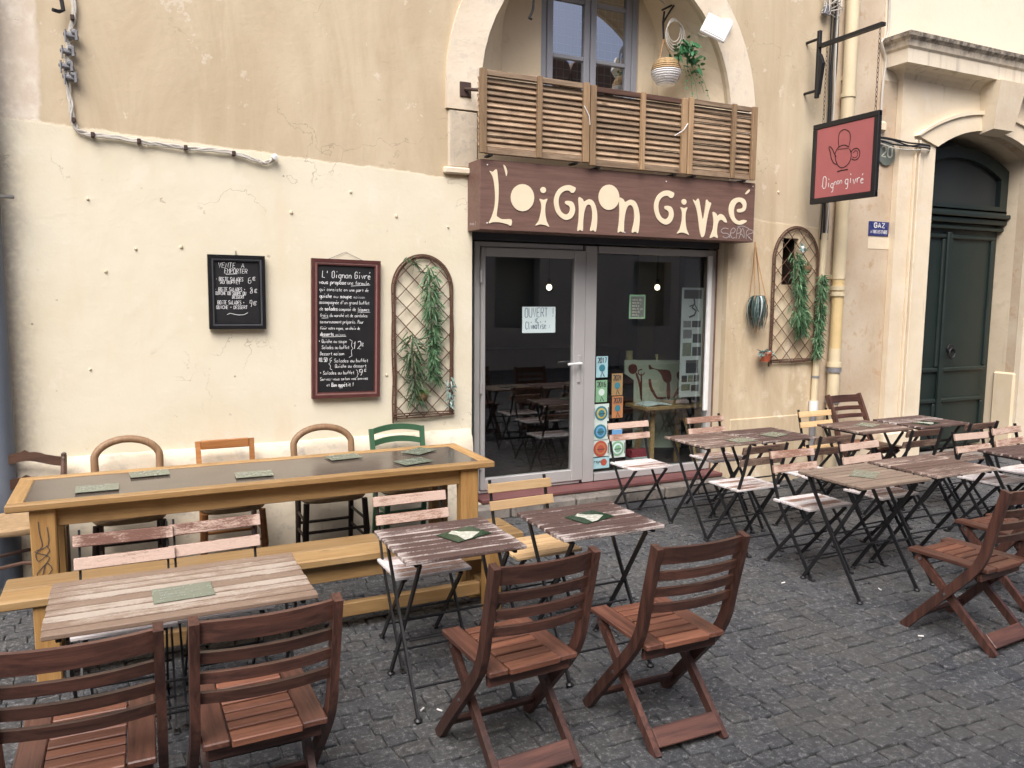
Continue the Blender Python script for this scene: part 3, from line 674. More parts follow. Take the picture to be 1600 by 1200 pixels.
for x0, x1 in ((PXA+.02, dl-.06), (dl+.03, DXR-.08)):
    for z0, z1 in ((.10, .62), (.72, .90), (.98, 2.50)):
        if z0 == .72: continue
        bx = MB(); bx.box(((x0+x1)/2, GY+.02, z0), (x1-x0, .05, .05), .012).box(((x0+x1)/2, GY+.02, z1), (x1-x0, .05, .05), .012)
        bx.box((x0+.02, GY+.022, (z0+z1)/2), (.05, .045, z1-z0-.06), .012).box((x1-.02, GY+.022, (z0+z1)/2), (.05, .045, z1-z0-.06), .012); bx.build('panel_moulding', 'door_green', gd)
MB().box((dl-.015, GY+.005, 1.3), (.075, .05, 2.5), .012).build('meeting_stile', 'door_green', gd)
kn = MB().lathe([(.0, -.015), (.055, -.015), (.06, 0), (.03, .012), (0, .012)], (dl+.13, GY+.0, 1.22), 12, 'y'); kn.tube([(dl+.13+.05*math.cos(a/10*6.283), GY-.03, 1.17+.06*math.sin(a/10*6.283)) for a in range(11)], .010, 6); kn.build('door_knocker', 'black_iron', gd)
MB().box((8.42, WALL+.08, .0), (1.54, .32, .10), .01).build('door_sill', 'step_stone', nb)
MB().box((10.2, WALL+2.6, 7.75), (7.8, 5.6, .3), .05).build('roof', 'roof_tile', nb)
# opposite side of the narrow street, seen mirrored in the panes
op = thing('opposite_house', 'plain house across the street, mirrored in the glass panes', 'building', (5, -5.5, 0), world=True)
plate('wall', rect(-14, -.05, 24, 7.3), [rect(-12+4*i, 1.0, -10.8+4*i, 2.7) for i in range(9)]+[rect(-12+4*i, 4.2, -10.8+4*i, 5.9) for i in range(9)], -5.5, -5.8, 'opposite_wall', op)
MB().box((5, -6.3, 3.5), (37, .1, 7)).build('window_back', 'poster_grey', op)
for i in range(60): MB().lathe([(0, 0), (.32, 0), (.32, .9), (0, .9)], (-14+.64*i, -5.7, 7.22), 10, 'y').build('eave_tile', 'roof_tile', op)

# ================================================================== things on the wall
def PXp(px, py, X): d = ray(px, py); v = d*(X/d.x); v.z += CAMH; return v      # pixel -> plane x = X
def fit(mb, s, a, b, h, lw, nrm, jit=.22, slant=.12, rng=random):               # lettering from point a to point b
    a, b = Vector(a), Vector(b); ux = (b-a).normalized(); n = Vector(nrm); uz = n.cross(ux).normalized()
    if uz.z < 0: uz = -uz
    units = sum(3.6 if c == ' ' else 4.6 for c in s)-.8; k = (b-a).length/(units*h/6.0)
    text(mb, s, a, ux*k, uz, h, lw, n, jit=jit, slant=slant, rng=rng)
NY = (0, -1, 0)
# ---- shop sign box
SY = 5.51
s0, s1 = 2.41, P(1179, 330, SY).x; sz0, sz1 = 2.285, 2.80
sign = thing('shop_sign', 'long brown sign box with cream letters above the shop door', 'sign', ((s0+s1)/2, SY, sz0), world=True)
MB().box(((s0+s1)/2, (SY+WALL)/2-.002, (sz0+sz1)/2), (s1-s0, WALL-SY-.004, sz1-sz0), .004).build('box', 'fascia_brown', sign)
def zl(p): v = P(720+p[0]*.3, 240+p[1]*.3, SY); return (v.x, v.z)
def letter(pts, sm=3): plate('letter', [zl(p) for p in (smooth2(pts, sm) if sm > 1 else pts)], [], SY-.006, SY+.003, 'sign_cream', sign)
def ell(cx, cy, a, b, n=24): return [(cx+a*math.cos(6.2832*i/n), cy+b*math.sin(6.2832*i/n)) for i in range(n)]
def mp(pts, f, t): return [(t[0]+(x-f[0])*(t[2]-t[0])/(f[2]-f[0]), t[1]+(y-f[1])*(t[3]-t[1])/(f[3]-f[1])) for x, y in pts]
letter([(148, 90), (165, 95), (185, 82), (191, 120), (196, 180), (194, 250), (186, 318), (192, 330), (215, 342), (262, 343), (260, 376), (240, 368), (200, 358), (165, 358), (145, 362), (160, 330), (174, 280), (178, 220), (172, 150), (162, 115)])
letter([(220, 58), (232, 68), (241, 95), (236, 118), (230, 95), (225, 76)])
letter(ell(320, 230, 61, 71), 1); letter(ell(428, 190, 15, 16, 14), 1); letter(ell(770, 228, 54, 66), 1); letter(ell(1161, 252, 13, 15, 14), 1)
I1 = [(408, 236), (430, 241), (450, 236), (441, 262), (438, 300), (445, 350), (460, 382), (440, 374), (412, 369), (388, 374), (405, 350), (417, 300), (417, 262)]
G1 = [(597, 180), (585, 172), (560, 164), (528, 172), (500, 197), (484, 242), (490, 290), (510, 325), (545, 346), (577, 334), (593, 302), (590, 268), (575, 249), (546, 247), (543, 262), (560, 272), (568, 290), (561, 310), (545, 317), (525, 306), (512, 280), (508, 245), (515, 217), (535, 197), (560, 193), (575, 205), (590, 200)]
N1 = [(612, 230), (632, 236), (641, 250), (665, 238), (690, 250), (705, 290), (709, 340), (702, 405), (688, 399), (672, 402), (682, 350), (683, 300), (672, 268), (655, 270), (643, 300), (636, 350), (634, 402), (620, 397), (606, 402), (612, 350), (614, 290)]
letter(I1); letter(mp(I1, (388, 236, 460, 382), (1125, 280, 1187, 424)))
letter(G1); letter(mp(G1, (484, 164, 597, 346), (1005, 192, 1110, 370)))
letter(N1); letter(mp(N1, (606, 230, 709, 405), (816, 232, 930, 413)))
letter([(1207, 240), (1222, 248), (1237, 235), (1248, 290), (1259, 345), (1270, 290), (1278, 240), (1290, 252), (1302, 260), (1290, 300), (1278, 360), (1268, 422), (1252, 436), (1242, 400), (1235, 340), (1225, 285)])
letter([(1310, 305), (1328, 312), (1336, 325), (1350, 315), (1370, 325), (1385, 357), (1372, 358), (1358, 346), (1345, 348), (1336, 370), (1332, 410), (1336, 440), (1318, 432), (1295, 440), (1310, 400), (1315, 355)])
letter([(1438, 291), (1465, 284), (1464, 265), (1448, 252), (1430, 264), (1420, 296), (1426, 334), (1446, 351), (1468, 345), (1488, 352), (1460, 370), (1430, 366), (1405, 340), (1394, 300), (1400, 262), (1420, 236), (1450, 229), (1475, 238), (1486, 262), (1480, 294), (1460, 306), (1440, 305)])
letter([(1480, 208), (1500, 186), (1503, 196), (1487, 212)], 2)
gt = MB()
for q in ([(1392, 392), (1370, 388), (1354, 400), (1362, 414), (1385, 416), (1396, 428), (1380, 440), (1362, 432)], [(1398, 440), (1404, 405), (1416, 388), (1428, 396), (1420, 412), (1402, 416), (1412, 440), (1428, 436)], [(1432, 444), (1440, 388), (1456, 394), (1452, 412), (1436, 416)], [(1446, 444), (1468, 386), (1474, 440), (1462, 420), (1452, 424)], [(1484, 446), (1488, 402), (1512, 398), (1520, 412), (1490, 424), (1516, 452)], [(1440, 380), (1470, 378), (1500, 392)]):
    ribbon(gt, [Vector((zl(p)[0], SY-.004, zl(p)[1])) for p in [(v.x, v.y) for v in smooth([(a, b, 0) for a, b in q], 3)]], .006, NY)
fit(gt, 'cal', (*[P(734, 357, SY)][0:1][0].to_tuple()[:1], SY-.004, 2.315), (P(734, 357, SY).x+.05, SY-.004, 2.315), .025, .003, NY)
gt.build('graffiti_tag', 'graffiti', sign)
for x, z in ((s0+.06, sz1-.04), (s0+.06, sz0+.05), (3.7, sz0+.03), (4.1, sz1-.05), (s1-.05, sz0+.04), (s1-.03, sz1-.03)): MB().lathe([(0, 0), (.006, 0), (.004, -.004), (0, -.004)], (x, SY, z), 8, 'y').build('screw', 'white_plastic', sign)
# ---- three slatted screens above the sign box
LY = 5.47
scr = (('left', 749, 920, 'slatted wooden screen at the left end above the brown sign'), ('mid', 921, 1073, 'middle slatted wooden screen above the brown sign'), ('right', 1074, 1182, 'narrow slatted wooden screen at the right end above the brown sign'))
for n_, a, b, lab in scr:
    x0, x1 = P(a, 200, LY).x, P(b, 200, LY).x; z0, z1 = 2.835-(.02 if n_ != 'left' else 0), 3.435-(.012 if n_ == 'mid' else .0)
    t = thing('slatted_screen', lab, 'screen', ((x0+x1)/2, LY, z0), 0, 'wooden screens above the sign', True)
    xmid = x0+(x1-x0)*(.53 if n_ != 'right' else .66)
    for x in (x0+.028, xmid, x1-.028): slat('upright', (.052 if x != xmid else .04, .03, z1-z0), 'louver_frame', t, (x, LY-.002, (z0+z1)/2))
    slat('top_rail', (x1-x0-.11, .034, .04), 'louver_wood' if n_ != 'mid' else 'old_dark_wood', t, ((x0+x1)/2, LY+.022, z1-.022)); slat('bottom_rail', (x1-x0-.11, .034, .045), 'louver_wood', t, ((x0+x1)/2, LY+.022, z0+.024))
    for i in range(12):
        z = z0+.072+i*(z1-z0-.14)/11.0; j = random.uniform(-.05, .05)
        slat('louver', (x1-x0-.014, .013, .050), 'louver_wood', t, ((x0+x1)/2+random.uniform(-.003, .003), LY+.042, z), (R(-32)+j, random.uniform(-.004, .004), 0), .002)
    for x in (x0+.1, x1-.1): MB().box((x, LY+.06, z0-.008), (.03, .10, .014), .002).build('foot_bracket', 'black_iron', t)
tie = MB()
for a, b in (((913, 165), (922, 195)), ((1054, 212), (1075, 193))): tie.tube([P(*a, LY-.02), (P(*a, LY)+P(*b, LY))/2+Vector((0, -.03, -.01)), P(*b, LY-.02)], .004, 5); 
tagged(tie.build('tie_cord', 'white_paint'), 'pale cord tying the slatted screens together', 'cord')
ib = thing('iron_bracket', 'rusty iron bar and plate fixed to the arch beside the screen', 'bracket', P(725, 140), world=True)
MB().box(P(727, 140, WALL-.03), (.09, .02, .11), .004).build('plate', 'rust_iron', ib); MB().tube([P(727, 139, WALL-.04), P(752, 141, WALL-.2)], .014, 6).build('bar', 'rust_iron', ib)
# ---- black chalkboards
def chalkboard(name, lab, x0, z0, x1, z1, fw_, mats, rot):
    c = Vector(((x0+x1)/2, WALL-.012, z1)); t = thing(name, lab, 'chalkboard', c, world=True); t.rotation_euler = (0, rot, 0)
    yb = WALL-.022
    MB().box(((x0+x1)/2, yb, (z0+z1)/2), (x1-x0-.02, .016, z1-z0-.02)).build('board', 'board_black', t)
    for k, (i0, i1, th, m) in enumerate(((0, .55, .034, mats[0]), (.55, .8, .026, mats[1]), (.8, 1.0, .022, mats[0]))):
        a, b = fw_*i0, fw_*i1
        plate('frame', rect(x0+a, z0+a, x1-a, z1-a), [rect(x0+b, z0+b, x1-b, z1-b)], yb-.008-th*.5, yb+.012, m, t)
    return t, yb-.0095
def bl(t, yb, lines, org, sc, rng, mat='chalk', lw=.0028):
    m = MB(); d = MB()
    for (s, xa, xb, yy, h, bold) in lines:
        a = P(org[0]+xa*sc, org[1]+yy*sc, WALL-.03); b = P(org[0]+xb*sc, org[1]+yy*sc, WALL-.03); a.y = b.y = yb; b.z = a.z = (a.z+b.z)/2
        fit(m if bold else d, s, a, b, h*sc/198.0, lw*(1.0+.55*(bold == 2)), NY, .2, .1, rng)
    m.build('chalk_lettering', 'chalk', t)
    if d.v: d.build('chalk_lettering', 'chalk_dim', t)
rc = random.Random(4)
t, yb = chalkboard('chalkboard', 'small black framed chalkboard with takeaway prices in white capitals', .515, 1.555, .885, 2.055, .042, ('board_frame_black', 'dark_aluminium'), R(.3))
bl(t, yb, [('VENTE', 150, 248, 212, 24, 1), ('A', 280, 300, 212, 22, 1), ('EMPORTER', 185, 315, 244, 22, 1), ('- BOîTE SALADES', 135, 292, 288, 18, 1), ('AU BUFFET', 162, 275, 304, 15, 1), ('6', 320, 338, 302, 32, 1), ('$', 345, 362, 283, 16, 1), ('- BOîTE SALADES +', 132, 304, 346, 18, 1), ('QUICHE OU SOUPE OU', 134, 308, 367, 16, 1), ('DESSERT', 230, 298, 387, 15, 1), ('8', 330, 346, 358, 28, 1), ('$', 356, 372, 354, 18, 1), ('- BOîTE SALADES +', 128, 300, 420, 18, 1), ('QUICHE + DESSERT', 140, 316, 446, 16, 1), ('9', 328, 344, 432, 32, 1), ('$', 350, 370, 424, 18, 1)], (300, 360), .275, rc)
m = MB(); ribbon(m, [Vector((P(300+a*.275, 360+b*.275).x, yb, P(300+a*.275, 360+b*.275).z)) for a, b in ((198, 478), (215, 470), (240, 476), (265, 480), (295, 478), (315, 466))], .003, NY); ribbon(m, [Vector((P(300+a*.275, 360+b*.275).x, yb, P(300+a*.275, 360+b*.275).z)) for a, b in ((190, 250), (255, 247))], .003, NY); m.build('chalk_flourish', 'chalk', t)
MB().tube([(.70, WALL-.01, 2.05), (.70, WALL-.012, 2.085)], .004, 5).build('hanging_nail', 'steel', t)
t, yb = chalkboard('chalkboard', 'tall red framed chalkboard menu covered in white handwriting', 1.205, 1.045, 1.705, 2.045, .043, ('board_frame_red', 'board_frame_light'), R(1.0))
L = [("L' Oignon Givré", 730, 1035, 272, 34, 2), ('vous propose', 710, 882, 306, 20, 2), ('une formule', 890, 1026, 308, 20, 1), ('qui consiste en une part de', 714, 1024, 346, 17, 1), ('quiche', 716, 792, 384, 20, 2), ('ou', 803, 832, 384, 16, 1), ('soupe', 845, 918, 384, 18, 2), ('maison', 930, 1000, 386, 17, 0), ("accompagnée d'un grand buffet", 714, 1030, 419, 18, 1), ('de', 716, 740, 455, 16, 1), ('salades', 750, 830, 456, 19, 2), ('composé de légumes', 838, 1030, 456, 17, 1), ('frais du marché et de céréales', 720, 1018, 492, 17, 1), ('savoureusement préparés. Pour', 720, 995, 528, 17, 1), ('finir votre repas, un choix de', 722, 972, 564, 16, 1), ('desserts', 724, 808, 600, 19, 2), ('maisons', 820, 882, 600, 15, 0), ('* Quiche ou soupe', 714, 892, 640, 18, 1), ('Salades au buffet', 735, 908, 674, 18, 1), ('Dessert maison', 725, 875, 710, 18, 1), ('12', 930, 982, 672, 40, 2), ('$', 985, 998, 656, 16, 1), ('10.50', 716, 770, 748, 20, 2), ('* Salades au buffet', 790, 1028, 748, 18, 1), ('Quiche ou dessert', 820, 1018, 778, 18, 1), ('* Salades au buffet', 724, 942, 818, 18, 1), ('9', 970, 994, 820, 32, 2), ('$', 1004, 1018, 800, 14, 1), ('Servez-vous selon vos envies', 728, 1028, 850, 16, 1), ('et', 770, 788, 886, 14, 1), ('Bon appétit !', 800, 940, 886, 20, 2)]
L = [(q[0], 724+(q[1]-710)*.90, 724+(q[2]-710)*.90, *q[3:]) for q in L]
bl(t, yb, L, (300, 360), .275, rc, lw=.0027)
m = MB()
for q in ([(728, 606), (800, 604), (880, 600)], [(905, 310+6), (965, 312), (1025, 308)], [(902, 618), (918, 626), (914, 655), (924, 668), (914, 680), (918, 710), (900, 720)], [(792, 722), (780, 730), (784, 750), (774, 756), (786, 770), (782, 786), (795, 790)], [(946, 788), (956, 796), (954, 806), (962, 810), (954, 818), (956, 828), (946, 832)], [(950, 462), (1028, 462)], [(724, 500), (766, 498)]):
    ribbon(m, [Vector((P(300+a*.275, 360+b*.275).x, yb, P(300+a*.275, 360+b*.275).z)) for a, b in [(724+(a_-710)*.90, b_) for a_, b_ in q]], .0030, NY)
m.build('chalk_flourish', 'chalk', t)
MB().tube([(1.33, WALL-.008, 2.045), (1.455, WALL-.008, 2.10), (1.58, WALL-.008, 2.045)], .0018, 4).build('hanging_wire', 'clamp_metal', t)
for q in ((137, 311), (455, 332), (619, 338), (212, 389), (141, 577), (604, 586), (165, 424), (283, 386), (548, 300), (700, 355), (1216, 300), (1188, 460)):
    r_ = random.uniform(.008, .015); MB().lathe([(0, -.012), (r_*.6, -.010), (r_, 0), (r_*1.6, .004), (0, .005)], P(*q, WALL), 9, 'y').build('plaster_plug', 'reveal_plaster', cafe)
# ---- willow trellises
def trellis(name, lab, x0, x1, z0, z1, n, rng):
    c = ((x0+x1)/2, WALL-.03, z0); t = thing(name, lab, 'trellis', c, world=True); r = (x1-x0)/2; cx = c[0]; zs = z1-r*1.08
    def ins(x, z): 
        if x < x0 or x > x1 or z < z0: return False
        return z <= zs or ((x-cx)/r)**2+((z-zs)/(r*1.08))**2 <= 1
    for k, dr in enumerate((0, .012, -.012)):
        pts = [(x0+dr+rng.uniform(-.004, .004), WALL-.03+.005*k, z0-.02*k+i*(zs-z0)/6) for i in range(6)]+[(cx-(r-dr)*math.cos(math.pi*i/14), WALL-.03+.006*k, zs+(r*1.08-dr)*math.sin(math.pi*i/14)) for i in range(15)]+[(x1-dr+rng.uniform(-.004, .004), WALL-.03+.005*k, zs-(i+1)*(zs-z0)/6) for i in range(6)]
        MB().tube(smooth(pts, 2), [.0062]*((len(pts)-1)*2+1), 6).build('hoop', 'twig', t)
    for k in range(3): MB().tube([(x0-.02, WALL-.03-.006*k, z0+.012*k+rng.uniform(-.006, .006)), (cx, WALL-.034, z0+.012*k+rng.uniform(-.008, .008)), (x1+.02, WALL-.03, z0+.012*k+rng.uniform(-.006, .006))], .006, 5).build('bottom_twig', 'twig', t)
    for sg in (-1, 1):
        st = (x1-x0)/n*1.0
        for k in range(-14, 30):
            a = None; b = None; sl_ = 1.02
            for i in range(121):
                x = x0+(x1-x0)*i/120; z = z0+k*st*1.02+sg*(x-cx)*sl_
                if ins(x, z):
                    if a is None: a = (x, z)
                    b = (x, z)
            if a and b and abs(a[0]-b[0]) > .04:
                yy = WALL-.022-(.008 if sg > 0 else 0); e = .012
                MB().tube([(a[0]-e, yy, a[1]-e*sg), ((a[0]+b[0])/2+rng.uniform(-.006, .006), yy-.003, (a[1]+b[1])/2+rng.uniform(-.006, .006)), (b[0]+e, yy, b[1]+e*sg)], rng.uniform(.0034, .0046), 5).build('lattice_twig', 'twig', t)
    return t
rt_ = random.Random(21)
trellis('willow_trellis', 'arched willow trellis between the tall chalkboard and the shop door', P(616, 520, WALL-.03).x, P(706, 520, WALL-.03).x, .87, 2.085, 3.4, rt_)
trellis('willow_trellis', 'narrow arched willow trellis beside the cream drainpipe', P(1209, 450, WALL-.03).x, P(1277, 450, WALL-.03).x, 1.18, 2.46, 3.6, rt_)
# ---- foliage
def blade(mb, p, d, l, wd, droop, rng, seg=3):
    d = Vector(d).normalized(); l *= rng.uniform(.7, 1.25); s = d.cross(Vector((rng.uniform(-1, 1), rng.uniform(-1, 1), rng.uniform(-1, 1)))).normalized(); p = Vector(p); vs = []
    for i in range(seg+1):
        f = i/seg; q = p+d*l*f+Vector((0, 0, -droop*l*f*f)); w_ = wd*(.5+.9*f if f < .4 else 1.0-(f-.4)/.6*.95)/2
        vs += [q-s*w_, q+s*w_]
    mb.add(vs, [(2*i, 2*i+1, 2*i+3, 2*i+2) for i in range(seg)])
def hanging_plant(lab, top, bot, r, n, mat, rng, wl=(.05, .085), wd=.010, name='hanging_plant'):
    top, bot = Vector(top), Vector(bot); t = thing(name, lab, 'plant', top, 0, 'artificial plants on the trellises', True)
    mid = [top+(bot-top)*f+Vector((rng.uniform(-.012, .012), -.03-.02*math.sin(f*3.1), 0)) for f in (0, .25, .5, .75, .95)]
    MB().tube(smooth(mid, 2), .004, 5).build('stem', 'twig', t)
    mb = MB()
    for i in range(n):
        f = rng.random()**.85; c = top+(bot-top)*f; a = rng.uniform(0, 6.283); rr = r*(.35+.65*math.sin(min(1, f*1.15+.2)*3.0))*rng.uniform(.2, 1)
        p = c+Vector((math.cos(a)*rr, -.035-abs(math.sin(a))*rr*.8, rng.uniform(-.02, .02)))
        blade(mb, p, (math.cos(a)*.8, -abs(math.sin(a))*.6, rng.uniform(-1.5, .5)), rng.uniform(*wl), wd*rng.uniform(.7, 1.2), .35, rng)
    mb.build('foliage', mat, t); return t
rp_ = random.Random(9); fy = WALL-.03
hanging_plant('long fern-green artificial plant trailing down the left trellis', P(668, 418, fy), P(676, 592, fy), .06, 680, 'leaf_fern', rp_, (.045, .085), .012)
hanging_plant('short dark drooping plant low on the left trellis', P(641, 520, fy), P(646, 625, fy), .045, 200, 'leaf_dark', rp_, (.08, .15), .014)
hanging_plant('small sprig at the top of the left trellis', P(634, 405, fy), P(650, 414, fy), .03, 45, 'leaf_dark', rp_, (.03, .05)); 
hanging_plant('pale silvery sprig at the lower right of the left trellis', P(701, 590, fy), P(700, 632, fy), .035, 60, 'leaf_silver', rp_, (.025, .045), .016)
hanging_plant('bushy green plant trailing down the middle of the right trellis', P(1237, 395, fy), P(1250, 505, fy), .065, 720, 'leaf_fern', rp_, (.05, .085), .013)
hanging_plant('long green plant hanging at the right edge of the right trellis', P(1280, 428, fy), P(1271, 555, fy), .05, 820, 'leaf_fern', rp_, (.05, .08), .013)
hanging_plant('spreading green bush low on the right trellis', P(1240, 480, fy), P(1246, 522, fy), .13, 380, 'leaf_fern', rp_, (.05, .08)); 
def ball_pot(lab, c, r, mat, lm, n, rng, ll=(.04, .07)):
    c = Vector(c); t = thing('ball_planter', lab, 'planter', c, 0, None, True)
    MB().lathe([(0, -r), (r*.6, -r*.8), (r*.95, -r*.3), (r, .1*r), (r*.85, r*.55), (r*.7, r*.6), (0, r*.5)], c, 14).build('pot', mat, t)
    mb = MB()
    for i in range(n): blade(mb, c+Vector((rng.uniform(-r, r)*.6, rng.uniform(-r, r)*.6, r*.5)), (rng.uniform(-1, 1), rng.uniform(-1, .4), rng.uniform(.2, 1.3)), rng.uniform(*ll), .011, .5, rng)
    mb.build('foliage', lm, t)
ball_pot('round mossy ball pot with grassy tuft on the left trellis', P(659, 619, WALL-.07), .047, 'pot_moss', 'leaf_moss', 90, rp_)
ball_pot('small round mossy pot high on the right trellis', P(1260, 420, WALL-.07), .05, 'pot_moss', 'leaf_dark', 12, rp_, (.06, .1))
# white rosette flower
t = thing('rosette', 'pale round crocheted rosette near the top of the right trellis', 'ornament', P(1254, 387, WALL-.05), world=True); c = P(1254, 387, WALL-.05)
mb = MB()
for i in range(14): a = i/14*6.283; blade(mb, c, (math.cos(a), -.2, math.sin(a)), .055, .03, 0, rp_)
mb.build('petals', 'leaf_silver', t); MB().lathe([(0, -.012), (.018, -.008), (.02, 0), (0, .004)], c, 10, 'y').build('centre', 'white_paint', t)
# spider plant in a rope hanger
c = P(1184, 478, WALL-.10); tp = P(1180, 378, WALL-.05)
t = thing('macrame_planter', 'striped spider plant hanging in a rope sling beside the brown sign', 'planter', c, world=True)
MB().lathe([(0, -.10), (.05, -.09), (.065, -.03), (.06, .04), (.05, .045), (0, .03)], c, 12).build('pot', 'pot_dark', t)
for k in range(4):
    a = k*1.57+.5; MB().tube([tp, tp+(c-tp)*.35+Vector((math.cos(a)*.03, math.sin(a)*.02, 0)), c+Vector((math.cos(a)*.085, math.sin(a)*.085, .03)), c+Vector((math.cos(a)*.05, math.sin(a)*.05, -.11)), c+Vector((0, 0, -.17))], .005, 5).build('rope', 'rope', t)
mb = MB()
for i in range(26): blade(mb, c+Vector((rp_.uniform(-.01, .01), 0, -.15)), (rp_.uniform(-.4, .4), rp_.uniform(-.4, .4), -1), rp_.uniform(.06, .12), .006, 0, rp_, 2)
mb.build('tassel', 'rope', t)
mb = MB()
for i in range(120):
    a = rp_.uniform(0, 6.283); r_ = rp_.uniform(.055, .115); dz = rp_.uniform(-.05, .03); lw_ = rp_.uniform(.010, .017); ca, sa = math.cos(a), math.sin(a); tw = rp_.uniform(-.4, .4)
    q = smooth([c+Vector((ca*.01, sa*.01, .05)), c+Vector((ca*r_*.6, sa*r_*.6, .09+dz*.3)), c+Vector((ca*r_, sa*r_, .03+dz)), c+Vector((math.cos(a+tw*.4)*r_*1.02, math.sin(a+tw*.4)*r_*1.02, -.06+dz)), c+Vector((math.cos(a+tw)*r_*.75, math.sin(a+tw)*r_*.75, -.15+dz*1.8))], 2)
    vs = []
    for j, p in enumerate(q): w2 = lw_*(1-.85*(j/(len(q)-1))**2)/2; vs += [p+Vector((-sa*w2, ca*w2, 0)), p+Vector((sa*w2, -ca*w2, 0))]
    mb.add(vs, [(2*j, 2*j+1, 2*j+3, 2*j+2) for j in range(len(q)-1)])
mb.build('foliage', 'leaf_spider', t)
# red pot with silvery plant
c = P(1196, 553, WALL-.09)
t = thing('small_pot_plant', 'small red pot with silvery leaves fixed low beside the right trellis', 'pot plant', c, world=True)
MB().lathe([(0, -.07), (.04, -.07), (.055, .0), (.06, .0), (.06, .018), (.05, .018), (0, .01)], c, 14).build('pot', 'terracotta', t)
mb = MB()
for i in range(80): blade(mb, c+Vector((rp_.uniform(-.04, .04), rp_.uniform(-.03, .03), .01)), (rp_.uniform(-1.3, 1.2), rp_.uniform(-1, .3), rp_.uniform(-.1, .8)), rp_.uniform(.05, .10), .022, .4, rp_)
mb.build('foliage', 'leaf_silver', t); MB().tube([c+Vector((0, .07, .0)), c+Vector((.03, .02, -.02))], .004, 5).build('wire_hook', 'clamp_metal', t)
# ---- hanging pub-style sign
hs = thing('hanging_sign', 'square red hanging sign with black teapot drawing on a chained bracket', 'hanging sign', (5.84, WALL, 2.66), world=True)
HX, y0, y1, z0, z1 = 5.84, 4.88, 5.60, 2.665, 3.385
MB().box((HX, (y0+y1)/2, (z0+z1)/2), (.022, y1-y0, z1-z0), .003).build('panel', 'sign_edge', hs)
f = MB()
for a, b, c_, d_ in ((y0, z0, y1, z0+.045), (y0, z1-.045, y1, z1), (y0, z0+.046, y0+.045, z1-.046), (y1-.045, z0+.046, y1, z1-.046)): f.box((HX, (a+c_)/2, (b+d_)/2), (.042, c_-a, d_-b), .003)
f.build('frame', 'sign_edge', hs)
MB().box((HX, (y0+y1)/2, (z0+z1)/2), (.030, y1-y0-.10, z1-z0-.10)).build('red_face', 'sign_red', hs)
ink = MB(); XI = HX-.0165
def zs4(p): v = PXp(1180+p[0]/3, p[1]/3, XI); return v
for q, lw in (([(392, 690), (390, 650), (398, 618), (420, 607), (442, 620), (446, 650), (438, 690)], .007), ([(384, 697), (400, 684), (420, 680), (438, 688)], .008), ([(384, 698), (375, 720), (378, 752), (390, 778), (408, 786), (430, 775), (446, 750), (450, 720), (442, 697)], .008), ([(345, 690), (352, 688), (362, 700), (372, 722), (380, 735)], .008), ([(345, 692), (352, 715), (358, 745), (370, 766), (384, 770)], .008), ([(450, 712), (462, 698), (480, 696), (490, 712), (486, 738), (468, 750), (452, 745)], .008), ([(458, 718), (470, 706), (480, 712), (478, 732), (464, 740), (456, 734)], .005), ([(384, 804), (410, 798), (434, 794)], .010), ([(388, 700), (412, 697), (440, 694)], .005)):
    ribbon(ink, smooth([zs4(p) for p in q], 4), lw, (-1, 0, 0))
ink.build('teapot_drawing', 'sign_ink', hs)
wt = MB(); a = zs4((310, 880)); b = zs4((520, 848)); a.z = b.z = (a.z+b.z)/2-.01; a.x = b.x = XI
wn = random.Random(2); units = "Oignon givré"
u_ = (b-a).normalized(); xx = 0
for ch, h, dz in zip("'Oignon givré", (.03, .105, .075, .075, .06, .06, .06, 0, .08, .08, .085, .075, .075), (0, 0, .005, -.005, .015, .02, .02, 0, .01, .015, 0, .01, .0)):
    if ch == ' ': xx += .028; continue
    xx += text(wt, ch, a+u_*xx+Vector((0, 0, dz)), u_*.68, (0, 0, 1), h, .0075 if h > .07 else .005, (-1, 0, 0), jit=.12, rng=wn)*.68
wt.build('sign_lettering', 'white_paint', hs)
MB().box((HX, 5.595, 3.93), (.035, .035, .60), .004).build('bracket_post', 'black_iron', hs)
MB().tube([(HX, 5.58, 4.09), (HX, 4.90, 4.09)], 0, flat=(.05, .03)).build('bracket_arm', 'black_iron', hs)
for z in (4.16, 3.70): MB().tube([(HX, 5.60, z), (HX, WALL, z)], .013, 6).build('bracket_prong', 'black_iron', hs)
MB().poly([(HX+.02, 5.57, 3.66), (HX+.02, 5.53, 3.93), (HX+.02, 5.57, 4.02)], (-.04, 0, 0)).build('gusset', 'black_iron', hs)
for yy, zt, nl in ((4.935, 4.07, 17), (5.50, 4.07, 17)):
    for i in range(nl):
        z = zt-.02-i*(zt-3.40)/nl; pts = []
        for j in range(9):
            an = j/8*6.283; u2 = math.cos(an)*.009; v2 = math.sin(an)*.024
            pts.append((HX+u2, yy, z+v2-.012) if i % 2 else (HX, yy+u2, z+v2-.012))
        MB().tube(pts, .0032, 4, cap=False).build('chain_link', 'rust_iron', hs)
for yy in (4.935, 5.50): MB().lathe([(0, -.03), (.014, -.028), (.014, -.02), (0, -.018)], (HX-.0, yy, z1-.03), 8, 'y').build('bolt', 'black_iron', hs)
